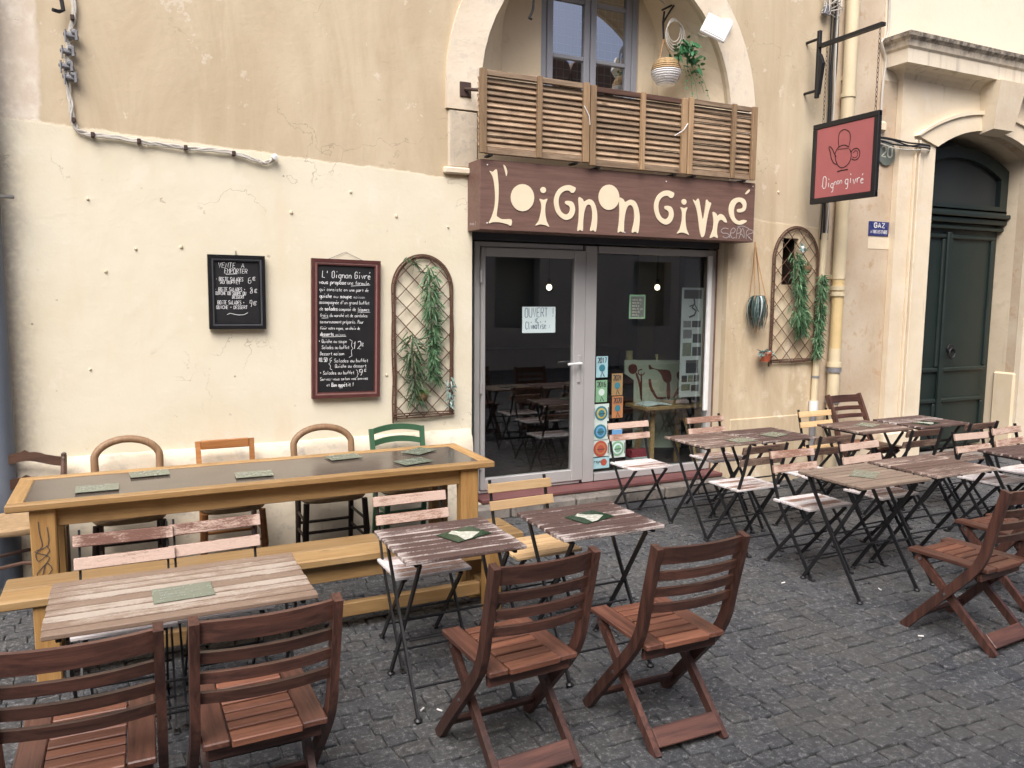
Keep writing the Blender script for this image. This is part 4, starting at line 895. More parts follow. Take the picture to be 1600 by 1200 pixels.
# ---- drainpipe, conduit, cables
dp = thing('drainpipe', 'round cream drainpipe running down the wall beside the green doorway', 'drainpipe', (6.33, WALL-.08, 0), world=True)
MB().tube([(6.33, WALL-.08, 1.98), (6.33, WALL-.08, 7.5)], .062, 16).build('upper_pipe', 'pipe_cream', dp); MB().tube([(6.33, WALL-.08, 1.26), (6.33, WALL-.08, 2.02)], .056, 16).build('middle_pipe', 'pipe_yellow', dp); MB().tube([(6.33, WALL-.08, -.01), (6.33, WALL-.08, 1.3)], .058, 16).build('lower_pipe', 'pipe_cream', dp)
for py in (145, 450, 459, 570, 578, 626): zc = P(1300, py, WALL-.08).z; MB().tube([(6.33, WALL-.08, zc-.022), (6.33, WALL-.08, zc+.022)], .071, 16).build('collar', 'pipe_lead' if py in (578, 626) else 'pipe_cream', dp)
for z in (2.0, 3.9): MB().box((6.33, WALL-.02, z), (.05, .06, .04), .004).build('bracket', 'pipe_cream', dp)
cd = thing('cable_conduit', 'slim cream conduit rising beside the drainpipe', 'conduit', (6.14, WALL-.04, 0), world=True)
MB().tube([(6.12, WALL-.04, .75), (6.13, WALL-.04, 1.3), (6.15, WALL-.04, 2.42)], .032, 12).build('pipe', 'pipe_cream', cd); MB().tube([(6.12, WALL-.04, -.01), (6.12, WALL-.04, .76)], .03, 12).build('lower_pipe', 'pipe_lead', cd); MB().tube([(6.12, WALL-.04, .68), (6.12, WALL-.04, .78)], .045, 12).build('joint', 'white_plastic', cd)
for z in (1.02, 1.3): MB().tube([(6.125, WALL-.04, z-.012), (6.125, WALL-.04, z+.012)], .037, 12).build('clip', 'pipe_lead', cd)
cb = thing('black_cable_bundle', 'bundle of dark cables running down the wall left of the drainpipe', 'cables', (6.16, WALL-.03, 2.4), world=True)
rcb = random.Random(14)
for k in range(5): MB().tube(smooth([(6.12+.02*k+rcb.uniform(-.012, .012), WALL-.03-.008*(k % 2), 2.36+i*.42) for i in range(9)], 3), .007+.003*(k % 2), 5).build('cable', 'black_cable' if k != 3 else 'grey_cable', cb)
lp = thing('loose_wire_coil', 'tangle of pale wires and a grey junction box at the top beside the drainpipe', 'wires', P(1300, 12, WALL-.06), world=True)
for k in range(6):
    c = P(1304, 5, WALL-.06); MB().tube(smooth([c+Vector((rcb.uniform(-.16, .12), rcb.uniform(-.03, .03), rcb.uniform(-.14, .18))) for i in range(6)], 5), .005, 5).build('wire', 'grey_cable', lp)
MB().box(P(1291, 17, WALL-.05), (.07, .05, .09), .006, Matrix.Rotation(.3, 3, 'Y')).build('junction_box', 'clamp_metal', lp)
pw = thing('portal_wires', 'dark wires strung around the top of the portal jamb', 'wires', P(1400, 222, WALL-.1), world=True)
for k, (d0, mt) in enumerate(((0, 'black_cable'), (5, 'black_cable'), (2, 'grey_cable'), (12, 'grey_cable'), (-3, 'black_cable'))):
    MB().tube(smooth([P(1318, 214+d0*.4, WALL-.03), P(1372, 216+d0*.6, WALL-.03), P(1395, 219+d0+rcb.uniform(-2, 2), WALL-.10), P(1420, 226+d0*.8+rcb.uniform(-2, 2), WALL-.11), P(1440, 227+d0*.6, WALL-.12), P(1453, 230+d0*.5, WALL-.10), (7.66, WALL+.1, 3.36-d0*.004)], 4), .009 if mt[0] == 'b' else .006, 5).build('wire', mt, pw)
tc = thing('thin_white_cable', 'thin pale cable climbing the wall left of the cornice', 'cable', P(1385, 150), world=True)
MB().tube(smooth([P(1375, 215, WALL-.02), P(1379, 140, WALL-.02), P(1384, 95, WALL-.02), (6.80, WALL-.03, 4.3), P(1388, 50, WALL-.02), P(1391, -30, WALL-.02)], 4), .012, 6).build('cable', 'grey_cable', tc)
# left cable with clamps
lc = thing('wall_cable', 'twisted pale cable descending from the top and running along the paint line', 'cable', P(115, 200), world=True)
path = [P(*q, WALL-.025) for q in ((112, -20), (116, 20), (111, 45), (108, 60), (106, 85), (104, 108), (106, 130), (111, 165), (114, 188), (122, 203), (140, 210), (180, 214), (217, 221), (255, 226), (295, 232), (330, 234), (365, 239), (400, 250), (415, 254), (428, 248))]
path = smooth(path, 5)
for k in range(3):
    q = [p+Vector((math.cos(i*.55+k*2.1)*.009, math.sin(i*.8+k)*.004, math.sin(i*.55+k*2.1)*.009)) for i, p in enumerate(path)]
    MB().tube(q, .0075, 6).build('strand', 'grey_cable', lc)
for q in ((111, 56), (106, 81), (104, 104), (110, 122)):
    c = P(*q, WALL-.04); m = MB(); m.box(c, (.085, .04, .032), .01, Matrix.Rotation(rcb.uniform(-.2, .2), 3, 'Y')).box(c+Vector((.02, -.01, .02)), (.035, .05, .035), .01).tube([c+Vector((-.03, -.02, -.045)), c+Vector((-.03, -.02, .03))], .006, 5).tube([c+Vector((.03, -.03, -.03)), c+Vector((.03, -.03, .025))], .01, 6); m.build('cable_clamp', 'clamp_metal', lc)
for q in ((113, 28), (115, 188), (145, 211), (217, 221), (290, 231), (365, 240)): MB().box(P(*q, WALL-.028), (.022, .05, .03), .003).build('clip', 'rust_iron', lc)
MB().lathe([(0, -.05), (.02, -.045), (.022, 0), (0, .01)], P(428, 246, WALL-.02), 10, 'y').build('end_cap', 'white_plastic', lc)
hk = MB(); hk.tube([P(95, -6, WALL-.05), P(99, 16, WALL-.05), P(92, 18, WALL-.07), P(82, 15, WALL-.09)], .012, 6); tagged(hk.build('wall_hook', 'black_iron'), 'small black iron hook at the top left of the wall', 'hook')
# grey service pipe at the far left edge
lpz = P(8, 232, WALL-.06).z; px_ = P(12, 500, WALL-.06).x-.075
gp = thing('grey_pipe', 'grey pipe with darker lower guard at the left edge of the wall', 'pipe', (px_, WALL-.08, 0), world=True)
MB().tube([(px_, WALL-.09, lpz), (px_, WALL-.09, 7.5)], .072, 16).build('upper_pipe', 'post_light', gp); MB().tube([(px_, WALL-.09, -.01), (px_, WALL-.09, lpz+.01)], .078, 16).build('guard', 'post_dark', gp)
MB().tube([P(-6, 307, WALL-.2), P(20, 308, WALL-.1)], .012, 6).build('bracket', 'clamp_metal', gp)
# blue gas plaque and the green number plaque
t = thing('gas_plaque', 'small blue enamel plaque reading GAZ beside the portal', 'plaque', P(1375, 357), world=True)
a, b = P(1358, 349, WALL-.01), P(1388, 366, WALL-.01); MB().box(((a.x+b.x)/2, WALL-.008, (a.z+b.z)/2), (b.x-a.x, .01, .145), .003).build('plate', 'enamel_blue', t)
m = MB(); zc = (a.z+b.z)/2; fit(m, 'GAZ', (a.x+.07, WALL-.0145, zc+.012), (b.x-.06, WALL-.0145, zc+.012), .045, .011, NY, .05, 0); fit(m, 'A TOUS LES ETAGES', (a.x+.025, WALL-.0145, zc-.045), (b.x-.025, WALL-.0145, zc-.045), .03, .005, NY, .05, 0); m.build('lettering', 'white_paint', t)
a, b = P(1357, 369, WALL), P(1389, 385, WALL); MB().box(((a.x+b.x)/2, WALL+.004, (a.z+b.z)/2), (b.x-a.x, .016, .16), .003).build('plaster_patch', 'portal_stone', nb)
t = thing('number_plaque', 'round green house number plaque half hidden behind the hanging sign', 'plaque', P(1386, 239), world=True)
c = P(1384, 239, WALL-.01); MB().lathe([(0, -.012), (.125, -.012), (.13, 0), (.12, .006), (0, .006)], c, 24, 'y').build('plate', 'plaque_green', t)
m = MB(); fit(m, '20', c+Vector((-.075, -.014, -.04)), c+Vector((.085, -.014, -.04)), .10, .018, NY, .05, 0); m.build('number', 'card_white', t)
MB().box(P(1378, 198, WALL-.03), (.11, .05, .11), .03).build('wall_box', 'portal_wall', nb)
# ---- floodlight, basket bracket, hooks in the arch
fl = thing('floodlight', 'white square floodlight fixed to the right of the arch', 'floodlight', P(1130, 45, WALL-.1), world=True)
c = P(1119, 44, WALL-.20); Mx = Matrix.Rotation(R(-30), 3, 'Z') @ Matrix.Rotation(R(26), 3, 'Y') @ Matrix.Rotation(R(-4), 3, 'X')
MB().box(c, (.23, .035, .17), .008, Mx).build('lamp_head', 'white_plastic', fl); MB().box(c+Mx @ Vector((0, -.019, 0)), (.19, .006, .13), .0, Mx).build('lens', 'white_plastic', fl)
MB().tube([c+Vector((.04, .02, .03)), P(1134, 38, WALL-.08), P(1138, 38, WALL-.02)], .018, 8).build('arm', 'clamp_metal', fl); MB().lathe([(0, -.05), (.035, -.05), (.04, 0), (0, 0)], P(1134, 37, WALL-.03), 12, 'y').build('sensor', 'white_plastic', fl)
MB().tube(smooth([P(1112, 56, WALL-.05), P(1095, 55, WALL+.1), P(1075, 35, WALL+.25), P(1060, 22, WALL+.3), P(1030, 0, WALL+.3)], 4), .006, 5).build('cable', 'grey_cable', fl)
BYk = WALL+.22
hb = thing('hanging_basket', 'two-tone woven basket with ivy hanging under the arch', 'basket', P(1041, 110, BYk), world=True)
c = P(1041, 112, BYk); prof = [(0, -.12), (.06, -.115), (.105, -.07), (.125, 0), (.115, .06), (.085, .10), (.075, .10), (0, .02)]
MB().lathe([(r_*1.0, h_) for r_, h_ in prof[:4]]+[(0, .0)], c, 18).build('white_weave', 'basket_white', hb); MB().lathe([(.0, .001), (.125, .001)]+[(r_, h_) for r_, h_ in prof[4:]], c, 18).build('straw_weave', 'basket_straw', hb)
wv = MB()
for i, h_ in enumerate([-.105, -.09, -.072, -.055, -.037, -.02, -.003]): r_ = .125-.9*h_*h_*5.2; wv.tube([c+Vector(((r_+.003*math.sin(j*2.6))*math.cos(j/24*6.283), (r_+.003*math.sin(j*2.6))*math.sin(j/24*6.283), h_)) for j in range(25)], .0085, 5)
wv.build('woven_band', 'basket_white', hb); wv = MB()
for i, h_ in enumerate([.015, .032, .05, .066, .082]): r_ = .125-.9*h_*h_*5.2; wv.tube([c+Vector(((r_+.003*math.sin(j*2.6))*math.cos(j/24*6.283), (r_+.003*math.sin(j*2.6))*math.sin(j/24*6.283), h_)) for j in range(25)], .0085, 5)
wv.build('woven_band', 'basket_straw', hb)
top = P(1037, 62, BYk)
for sx in (-1, 1): MB().tube([c+Vector((sx*.08, 0, .09)), top+Vector((0, 0, .0))], .006, 5).build('rope', 'rope', hb)
mb = MB()
for i in range(150):
    f = rp_.random(); p = c+Vector((.02+.26*f+rp_.uniform(-.04, .05), -.05+rp_.uniform(-.10, .06), .13+.09*math.sin(f*3)-.20*max(0, f-.55)+rp_.uniform(-.06, .06)))
    blade(mb, p, (rp_.uniform(-.6, 1), rp_.uniform(-1, .3), rp_.uniform(-.8, .6)), rp_.uniform(.035, .06), .042, .3, rp_, 3)
for k in range(5):
    s_ = c+Vector((.15+.03*k, -.05, .06)); e = s_+Vector((.02+.035*k, -.03, -.22-.05*(k % 3))); mb.tube([s_, (s_+e)/2+Vector((.02, 0, .02)), e], .002, 4)
    for j in range(7): blade(mb, s_+(e-s_)*(j/7), (rp_.uniform(-1, 1), -.5, rp_.uniform(-1, .2)), .025, .02, .2, rp_, 2)
mb.build('ivy', 'leaf_ivy', hb)
bk = thing('scroll_bracket', 'wrought iron scroll bracket holding the woven basket', 'bracket', P(1040, 30, BYk), world=True)
a = P(1036, 30, BYk+.1); MB().tube([P(1037, 60, BYk), P(1036, 35, BYk+.05), P(1038, 18, BYk+.05)], .010, 6).build('stem', 'black_iron', bk); MB().tube(smooth([P(1036, 36, BYk+.05), P(1044, 22, BYk), P(1052, 10, BYk), P(1058, 4, BYk)], 3), .009, 6).build('scroll', 'black_iron', bk); MB().tube([P(1034, 16, BYk+.06), P(1058, 4, BYk)], .009, 6).build('arm', 'black_iron', bk)
wc = MB()
for k in range(4): cc = P(1053, 47, BYk-.02); wc.tube([cc+Vector((math.cos(j/14*6.283)*(.07+.012*k), -.008*k, math.sin(j/14*6.283)*(.10+.01*k)-.02*k)) for j in range(15)], .005, 5)
tagged(wc.build('coiled_wire', 'grey_cable'), 'coil of pale wire hanging beside the basket bracket', 'wire')
for px, lab in ((831, 'small iron scroll hook in the arch left of the upper window'),):
    m = MB(); m.tube(smooth([P(834, -8, WALL+.1), P(833, 12, WALL+.08), P(830, 22, WALL+.06), P(827, 28, WALL+.05), P(831, 30, WALL+.05)], 4), .010, 6); tagged(m.build('scroll_hook', 'black_iron'), lab, 'hook')
# plaster niche trim already in wall; small nail heads on the cream wall
# ---- papers and stickers on the glass
DYg, SYg = FY+.009, FY+.029
def zp(a, b, Y): return P(720+a*.35, 360+b*.35, Y)
def sticker(name, lab, cat, x0, y0_, x1, y1_, Y, mat, group=None):
    a, b = zp(x0, y0_, Y), zp(x1, y1_, Y); t = thing(name, lab, cat, ((a.x+b.x)/2, Y, b.z), 0, group, True)
    MB().box(((a.x+b.x)/2, Y, (a.z+b.z)/2), (b.x-a.x, .002, a.z-b.z)).build('sheet', mat, t); return t, a, b
t, a, b = sticker('paper_notice', 'white paper with blue handwriting taped on the glass door', 'notice', 275, 341, 421, 456, DYg, 'paper_white')
m = MB(); yy = DYg-.0025; w_ = b.x-a.x; h_ = a.z-b.z
fit(m, 'OUVERT !', (a.x+.08*w_, yy, a.z-.40*h_), (a.x+.98*w_, yy, a.z-.38*h_), .075, .005, NY, .2, 0, rc); fit(m, '&', (a.x+.38*w_, yy, a.z-.63*h_), (a.x+.50*w_, yy, a.z-.63*h_), .04, .004, NY, .2, 0, rc); fit(m, 'Climatisé', (a.x+.10*w_, yy, a.z-.85*h_), (a.x+.72*w_, yy, a.z-.83*h_), .06, .005, NY, .2, 0, rc); fit(m, ':)', (a.x+.80*w_, yy, a.z-.83*h_), (a.x+.90*w_, yy, a.z-.83*h_), .035, .004, NY, .2, 0, rc); m.build('handwriting', 'ink_blue', t)
t, a, b = sticker('menu_sheet', 'small dark green menu sheet on the shop window', 'notice', 753, 287, 822, 394, SYg, 'sticker_green')
MB().box(((a.x+b.x)/2, SYg-.002, (a.z+b.z)/2), (b.x-a.x-.03, .002, a.z-b.z-.03)).build('print_area', 'plaque_green', t)
m = MB()
for i in range(7): fit(m, 'menu du jour'[:8+i % 4], (a.x+.03, SYg-.0045, a.z-.05-i*.027), (b.x-.03-.02*(i % 3), SYg-.0045, a.z-.05-i*.027), .016, .003, NY, .2, 0, rc)
m.build('print', 'card_white', t)
def badge(t, c, r, mat1, mat2, Y):
    MB().lathe([(0, -.002), (r, -.002), (r, 0), (0, 0)], (c[0], Y-.002, c[1]), 22, 'y').build('badge', mat1, t); MB().lathe([(0, -.002), (r*.72, -.002), (r*.72, 0), (0, 0)], (c[0], Y-.0045, c[1]), 22, 'y').build('badge_centre', mat2 if mat2 != 'sticker_pale' else 'paper_white', t)
    MB().lathe([(0, -.002), (r*.5, -.002), (r*.5, 0), (0, 0)], (c[0], Y-.007, c[1]), 22, 'y').build('badge_disc', mat1, t); MB().box((c[0], Y-.0100, c[1]-r*.05), (r*1.1, .001, r*.10)).build('badge_band', 'ink_dark', t)
for (x0, y0_, x1, y1_, m1, yr, m2, lab) in ((605, 563, 655, 655, 'sticker_blue', '2017', 'emblem_teal', 'pale blue 2017 sticker at the top of the column on the window'), (603, 670, 652, 765, 'sticker_green', '2016', 'sticker_pale', 'green 2016 sticker under the blue one on the window'), (675, 640, 721, 735, 'sticker_brown', '2021', 'emblem_teal', 'brown year sticker, upper one of the second column on the window'), (676, 742, 722, 835, 'sticker_orange', '2020', 'emblem_teal', 'orange year sticker, lower one of the second column on the window')):
    t, a, b = sticker('window_sticker', lab, 'sticker', x0, y0_, x1, y1_, SYg, m1, 'stickers on the shop window')
    cx, w_, h_ = (a.x+b.x)/2, b.x-a.x, a.z-b.z
    MB().lathe([(0, -.002), (w_*.26, -.002), (w_*.26, 0), (0, 0)], (cx, SYg-.002, a.z-h_*.55), 16, 'y').build('globe', m2, t)
    m = MB(); fit(m, yr, (a.x+.12*w_, SYg-.0035, a.z-.30*h_), (b.x-.12*w_, SYg-.0035, a.z-.30*h_), .045, .008, NY, .05, 0, rc); ribbon(m, [Vector((cx-.1*w_, SYg-.0035, b.z+.04*h_)), Vector((cx, SYg-.0035, b.z+.26*h_)), Vector((cx+.2*w_, SYg-.0035, b.z+.04*h_))], .008, NY); m.build('print', 'ink_dark', t)
for (x0, y0_, x1, y1_, m1, m2, lab) in ((592, 777, 660, 855, 'emblem_teal', 'emblem_yellow', 'square sticker with yellow and teal badge on the window'), (588, 860, 656, 935, 'emblem_teal', 'emblem_sky', 'square sticker with dark blue badge on the window'), (585, 938, 660, 1010, 'emblem_red', 'sticker_orange', 'square sticker with red badge on the window'), (664, 936, 733, 1010, 'sticker_green', 'sticker_pale', 'square sticker with green badge on the window')):
    t, a, b = sticker('window_sticker', lab, 'sticker', x0, y0_, x1, y1_, SYg, 'sticker_pale', 'stickers on the shop window'); badge(t, ((a.x+b.x)/2, (a.z+b.z)/2), (b.x-a.x)*.40, m1, m2, SYg)
    for sx in (-1, 1): MB().box(((a.x+b.x)/2+sx*(b.x-a.x)*.45, SYg-.003, (a.z+b.z)/2), (.006, .002, (a.z-b.z)*.6)).build('cutlery', 'ink_dark', t)
t, a, b = sticker('window_sticker', 'pale sticker with a red dot at the foot of the window', 'sticker', 582, 1013, 662, 1058, SYg, 'sticker_blue', 'stickers on the shop window'); MB().lathe([(0, -.002), (.032, -.002), (.032, 0), (0, 0)], (b.x-.06, SYg-.002, (a.z+b.z)/2), 18, 'y').build('red_dot', 'emblem_red', t)
m = MB(); fit(m, 'repas', (a.x+.03, SYg-.003, (a.z+b.z)/2), (a.x+.13, SYg-.003, (a.z+b.z)/2), .03, .005, NY, .05, 0, rc); m.build('print', 'ink_dark', t)
t, a, b = sticker('window_sticker', 'small sky blue sticker behind the bistro chair on the window', 'sticker', 676, 865, 720, 915, SYg, 'emblem_sky', 'stickers on the shop window'); MB().box(((a.x+b.x)/2, SYg-.002, a.z-.04), (b.x-a.x-.03, .002, .03)).build('print', 'paper_white', t)
# posters column inside
t, a, b = sticker('poster_strip', 'tall strip of grey posters and clippings inside the right of the window', 'posters', 988, 255, 1068, 740, SYg+.03, 'poster_grey')
pr = random.Random(31); w_ = b.x-a.x
for (u0, v0, u1, v1) in ((.1, .02, .9, .10), (.1, .30, .45, .36), (.5, .30, .9, .36), (.1, .38, .5, .46), (.55, .42, .95, .5), (.1, .5, .5, .62), (.55, .54, .95, .62), (.28, .66, .85, .78), (.1, .8, .35, .86), (.4, .8, .62, .86), (.66, .8, .9, .86), (.1, .88, .5, .94), (.55, .89, .9, .95)):
    MB().box((a.x+w_*(u0+u1)/2, SYg+.027, a.z-(a.z-b.z)*(v0+v1)/2), (w_*(u1-u0), .002, (a.z-b.z)*(v1-v0))).build('clipping', pr.choice(['ink_dark', 'clamp_metal', 'card_grey']), t)
fg = MB(); c = (a.x+w_*.55, a.z-(a.z-b.z)*.19)
ribbon(fg, [Vector((c[0]+x_*.1, SYg+.026, c[1]+z_*.1)) for x_, z_ in ((0, 1), (.1, .5), (-.2, .1), (.3, -.2), (.1, -.6), (-.5, -.8))], .018, NY); ribbon(fg, [Vector((c[0]+x_*.1, SYg+.026, c[1]+z_*.1)) for x_, z_ in ((-.5, .2), (.1, .4), (.6, -.3))], .012, NY); fg.build('figure_print', 'ink_dark', t)
MB().box((a.x+w_*.5, SYg+.034, 2.0), (w_*.8, .003, .28)).build('dark_photo', 'ink_dark', t)
# ---- window display
DY_ = FY+.55
wb = thing('painted_board', 'pale board painted with brown spoons and pitcher shapes in the window', 'painting', P(1035, 700, DY_), world=True)
def z2(a, b, Y=DY_): v = P(940+a/6.0, 560+b/6.0, Y); return (v.x, v.z)
plate('board', [z2(*q) for q in ((218, 15), (745, 15), (745, 520), (745, 835), (292, 835), (300, 500), (306, 205), (214, 140))], [], DY_, DY_+.012, 'canvas', wb)
for pts in (ell(292, 98, 42, 48, 16), [(330, 135), (352, 190), (372, 260), (378, 385), (365, 385), (352, 270), (335, 200), (318, 148)], [(365, 160), (378, 160), (376, 380), (368, 380)], [(440, 70), (455, 60), (470, 85), (530, 102), (600, 105), (640, 120), (655, 180), (640, 225), (610, 232), (575, 200), (560, 155), (520, 110), (475, 100), (450, 105)], [(612, 235), (640, 235), (640, 370), (612, 370)], [(440, 195), (462, 200), (470, 260), (500, 320), (525, 360), (600, 362), (598, 378), (520, 382), (478, 330), (448, 270)], [(705, 140), (735, 120), (738, 205), (710, 185)], [(700, 300), (735, 265), (738, 345), (715, 330), (680, 370), (675, 350)]):
    plate('painted_shape', [z2(*q) for q in smooth2(pts, 2)], [], DY_-.003, DY_+.002, 'paint_brown', wb)
cr = [(v.x, v.y) for v in smooth([(370+30*math.cos(t_*.5), 130+26*math.sin(t_*.5), 0) for t_ in range(0, 11)], 2)]; m = MB(); ribbon(m, [Vector((z2(*q)[0], DY_-.003, z2(*q)[1])) for q in cr], .012, NY); m.build('painted_curl', 'paint_brown', wb)
tt = thing('trestle_table', 'small wooden trestle table inside the shop window', 'table', P(1045, 720, DY_-.25), world=True)
Yt = DY_-.22; za = z2(400, 450, Yt)[1]; xa, xb = z2(330, 0, Yt)[0], z2(885, 0, Yt)[0]
MB().box(((xa+xb)/2, Yt, za), (xb-xa, .36, .035), .006).build('table_top', 'trestle_wood', tt)
for x, sx in ((xa+.12, 1), (xb-.12, -1)):
    for sy in (-1, 1): MB().tube([(x+sx*.05, Yt+sy*.04, za-.02), (x-sx*.04, Yt+sy*.16, .13)], 0, flat=(.045, .028)).build('trestle_leg', 'trestle_wood', tt)
pt = MB().lathe([(0, 0), (.05, 0), (.055, .05), (.045, .09), (.062, .115), (.058, .118), (0, .10)], (xb-.12, Yt-.03, za+.019), 14); tagged(pt.build('metal_pot', 'pot_dark'), 'small dark pot on the trestle table in the window', 'pot')
bk_ = thing('open_book', 'open book lying on the trestle table in the window', 'book', (xa+.16, Yt-.05, za+.018), world=True)
for sx in (-1, 1): MB().box((xa+.17+sx*.075, Yt-.05, za+.031), (.145, .2, .012), .002, Matrix.Rotation(sx*.12, 3, 'Y')).build('pages', 'paper_white', bk_)
bx = thing('flyer_box', 'red and white flyer box on the floor inside the window', 'box', P(995, 715, FY+.3), world=True)
a, b = P(983, 711, FY+.3), P(1010, 724, FY+.3); MB().box(((a.x+b.x)/2, FY+.3, .20), (b.x-a.x, .12, .14), .004).build('tray', 'paper_white', bx); MB().box(((a.x+b.x)/2, FY+.305, .30), (b.x-a.x+.01, .10, .07), .004).build('flyers', 'book_red', bx)
for px, py, lab in ((983, 556, 'yellowish candle jar behind the painted board'), (1026, 558, 'small candle stub on top of the painted board')):
    c = P(px, py, DY_+.05); m = MB().lathe([(0, -.06), (.035, -.06), (.035, .05), (.03, .05), (0, .03)] if px < 1000 else [(0, -.03), (.018, -.03), (.018, .03), (0, .03)], c, 12); tagged(m.build('candle', 'candle'), lab, 'candle')
MB().box((P(1000, 600, DY_+.06).x, DY_+.09, P(1000, 573, DY_+.05).z-.045), (1.0, .12, .03)).build('display_shelf', 'old_dark_leg', cafe)
# pendant bulbs inside
for px, py, Y, lab in ((858, 449, FY+1.2, 'glowing round bulb hanging behind the glass door'), (1027, 449, FY+1.2, 'glowing round bulb hanging behind the shop window')):
    c = P(px, py, Y-.5); t = thing('pendant_bulb', lab, 'lamp', c, 0, None, True)
    MB().lathe([(0, -.030)]+[(.027*math.cos(R(a_)), .030*math.sin(R(a_))) for a_ in (-60, -30, 0, 30, 60)]+[(0, .030)], c, 12).build('bulb', 'bulb', t); MB().tube([c+Vector((0, 0, .03)), (c.x, c.y, 2.7)], .004, 5).build('cord', 'black_cable', t); MB().tube([c+Vector((0, 0, .028)), c+Vector((0, 0, .08))], .016, 8).build('socket', 'black_iron', t)

# ================================================================== furniture
def shared(key, name, mat, parent, fn, loc=None, rot=None):
    k = ('m', key, mat)
    if k not in CACHE:
        o = fn(MB()).build(name, mat, parent); CACHE[k] = o.data
    else: o = link(name, CACHE[k], parent)
    if loc is not None: o.location = loc
    if rot is not None: o.rotation_euler = rot
    return o
def bar(mb, pts, w_, t_): return mb.tube(pts, 0, flat=(w_, t_))
rf = random.Random(77)
GC, GT, GM = 'folding bistro chairs on the terrace', 'folding bistro tables on the terrace', 'menu cards on the tables'
def bistro_chair(lab, cx, cy, face, back, seat, tilt=0.0):      # face: -1 looks at the camera side, +1 looks at the wall
    t = thing('bistro_chair', lab, 'chair', (cx, cy, 0), (0 if face < 0 else math.pi)+tilt, GC)
    for s in (-1, 1):
        x = .172*s; x2 = .15*s
        shared(('bca', s), 'back_leg', 'black_metal', t, lambda m: bar(m, smooth([(x, .205, .785), (x, .165, .62), (x, .125, .50), (x, .075, .40), (x, -.20, .012)], 3), .009, .022))
        shared(('bcb', s), 'front_leg', 'black_metal', t, lambda m: bar(m, [(x2, -.165, .438), (x2, .20, .012)], .009, .022))
        shared(('bcf', s), 'foot', 'black_metal', t, lambda m: m.box((x, -.21, .007), (.026, .045, .012), .004)); shared(('bcg', s), 'foot', 'black_metal', t, lambda m: m.box((x2, .212, .007), (.026, .045, .012), .004))
        shared(('bcr', s), 'seat_rail', 'black_metal', t, lambda m: m.box((.14*s, -.02, .436), (.012, .30, .014), .002))
    for k, (y, z, w_) in enumerate(((-.145, .13, .344), (.13, .105, .30), (.0, .225, .344))): shared(('bcs', k), 'stretcher', 'black_metal', t, lambda m: m.tube([(-w_/2, y, z), (w_/2, y, z)], .0055, 6))
    for i in range(5): slat('seat_slat', (.39, .055, .016), seat, t, (rf.uniform(-.003, .003), -.155+i*.064, .453), (0, 0, rf.uniform(-.006, .006)))
    for i, (y, z) in enumerate(((.182, .745), (.155, .655))): slat('back_slat', (.395, .018, .052), back, t, (rf.uniform(-.004, .004), y-.012, z), (R(-14), rf.uniform(-.012, .012), 0))
    return t
def bistro_table(lab, cx, cy, mat, wx=.555, wy=.50, tilt=0.0):
    t = thing('bistro_table', lab, 'table', (cx, cy, 0), tilt, GT); n = 8 if wy < .52 else 9; p = wy/n
    for i in range(n): slat('top_slat', (wx, p-.0115, .018), mat, t, (rf.uniform(-.003, .003), -wy/2+p*(i+.5), .70+rf.uniform(-.001, .001)))
    hx = wx/2-.05
    for s in (-1, 1):
        shared(('btr', s, wx, wy), 'top_rail', 'black_metal', t, lambda m: m.box((s*hx, 0, .682), (.018, wy-.04, .016), .003))
        for q, (dx, sy) in enumerate(((0, 1), (-.024, -1))):
            shared(('btl', s, q, wx, wy), 'leg', 'black_metal', t, lambda m: bar(m, [(s*(hx+dx), sy*(wy/2-.05), .676), (s*(hx+dx), 0+sy*.004, .36), (s*(hx+dx), -sy*(wy/2-.02), .012)], .010, .022))
            shared(('btf', s, q, wx, wy), 'foot', 'black_metal', t, lambda m: m.lathe([(0, 0), (.018, 0), (.020, .008), (.012, .016), (0, .016)], (s*(hx+dx), -sy*(wy/2-.02), .0), 10))
    for q, (y, z, w_) in enumerate(((-(wy/2-.06), .13, 2*hx), (wy/2-.06, .13, 2*hx-.048), (.0, .36, 2*hx), (-.05, .28, 2*hx-.05))): shared(('bts', q, wx, wy), 'stretcher', 'black_metal', t, lambda m: m.tube([(-w_/2, y, z), (w_/2, y, z)], .006, 6))
    return t
def card(lab, px, py, z, mat='card_grey', rz=0.0, pic=False, w_=.205, d_=.148):
    c = G(px, py, z); t = thing('menu_card', lab, 'menu card', (c.x, c.y, z), rz, GM)
    shared(('card', mat, w_), 'sheet', mat, t, lambda m: m.box((0, 0, .002), (w_, d_, .003), .001))
    if pic:
        rr = random.Random(px)
        MB().poly([(-.06, -.072, .0042), (-.02, -.072, .0042), (.07, -.03, .0042), (.05, .0, .0042), (.01, .03, .0042), (-.01, .072, .0042), (-.05, .05, .0042), (-.04, 0, .0042)], (0, 0, .0006)).build('picture', 'card_white', t)
    else:
        m = MB(); rr = random.Random(px)
        for k in range(4): fit(m, 'menu carte'[:rr.randint(6, 10)], (-w_*.38, d_*.30-k*.028, .0042), (-w_*.38+w_*rr.uniform(.4, .75), d_*.30-k*.028, .0042), .010, .0016, (0, 0, 1), .2, 0, rr)
        m.build('print', 'chalk_dim', t)
    return t
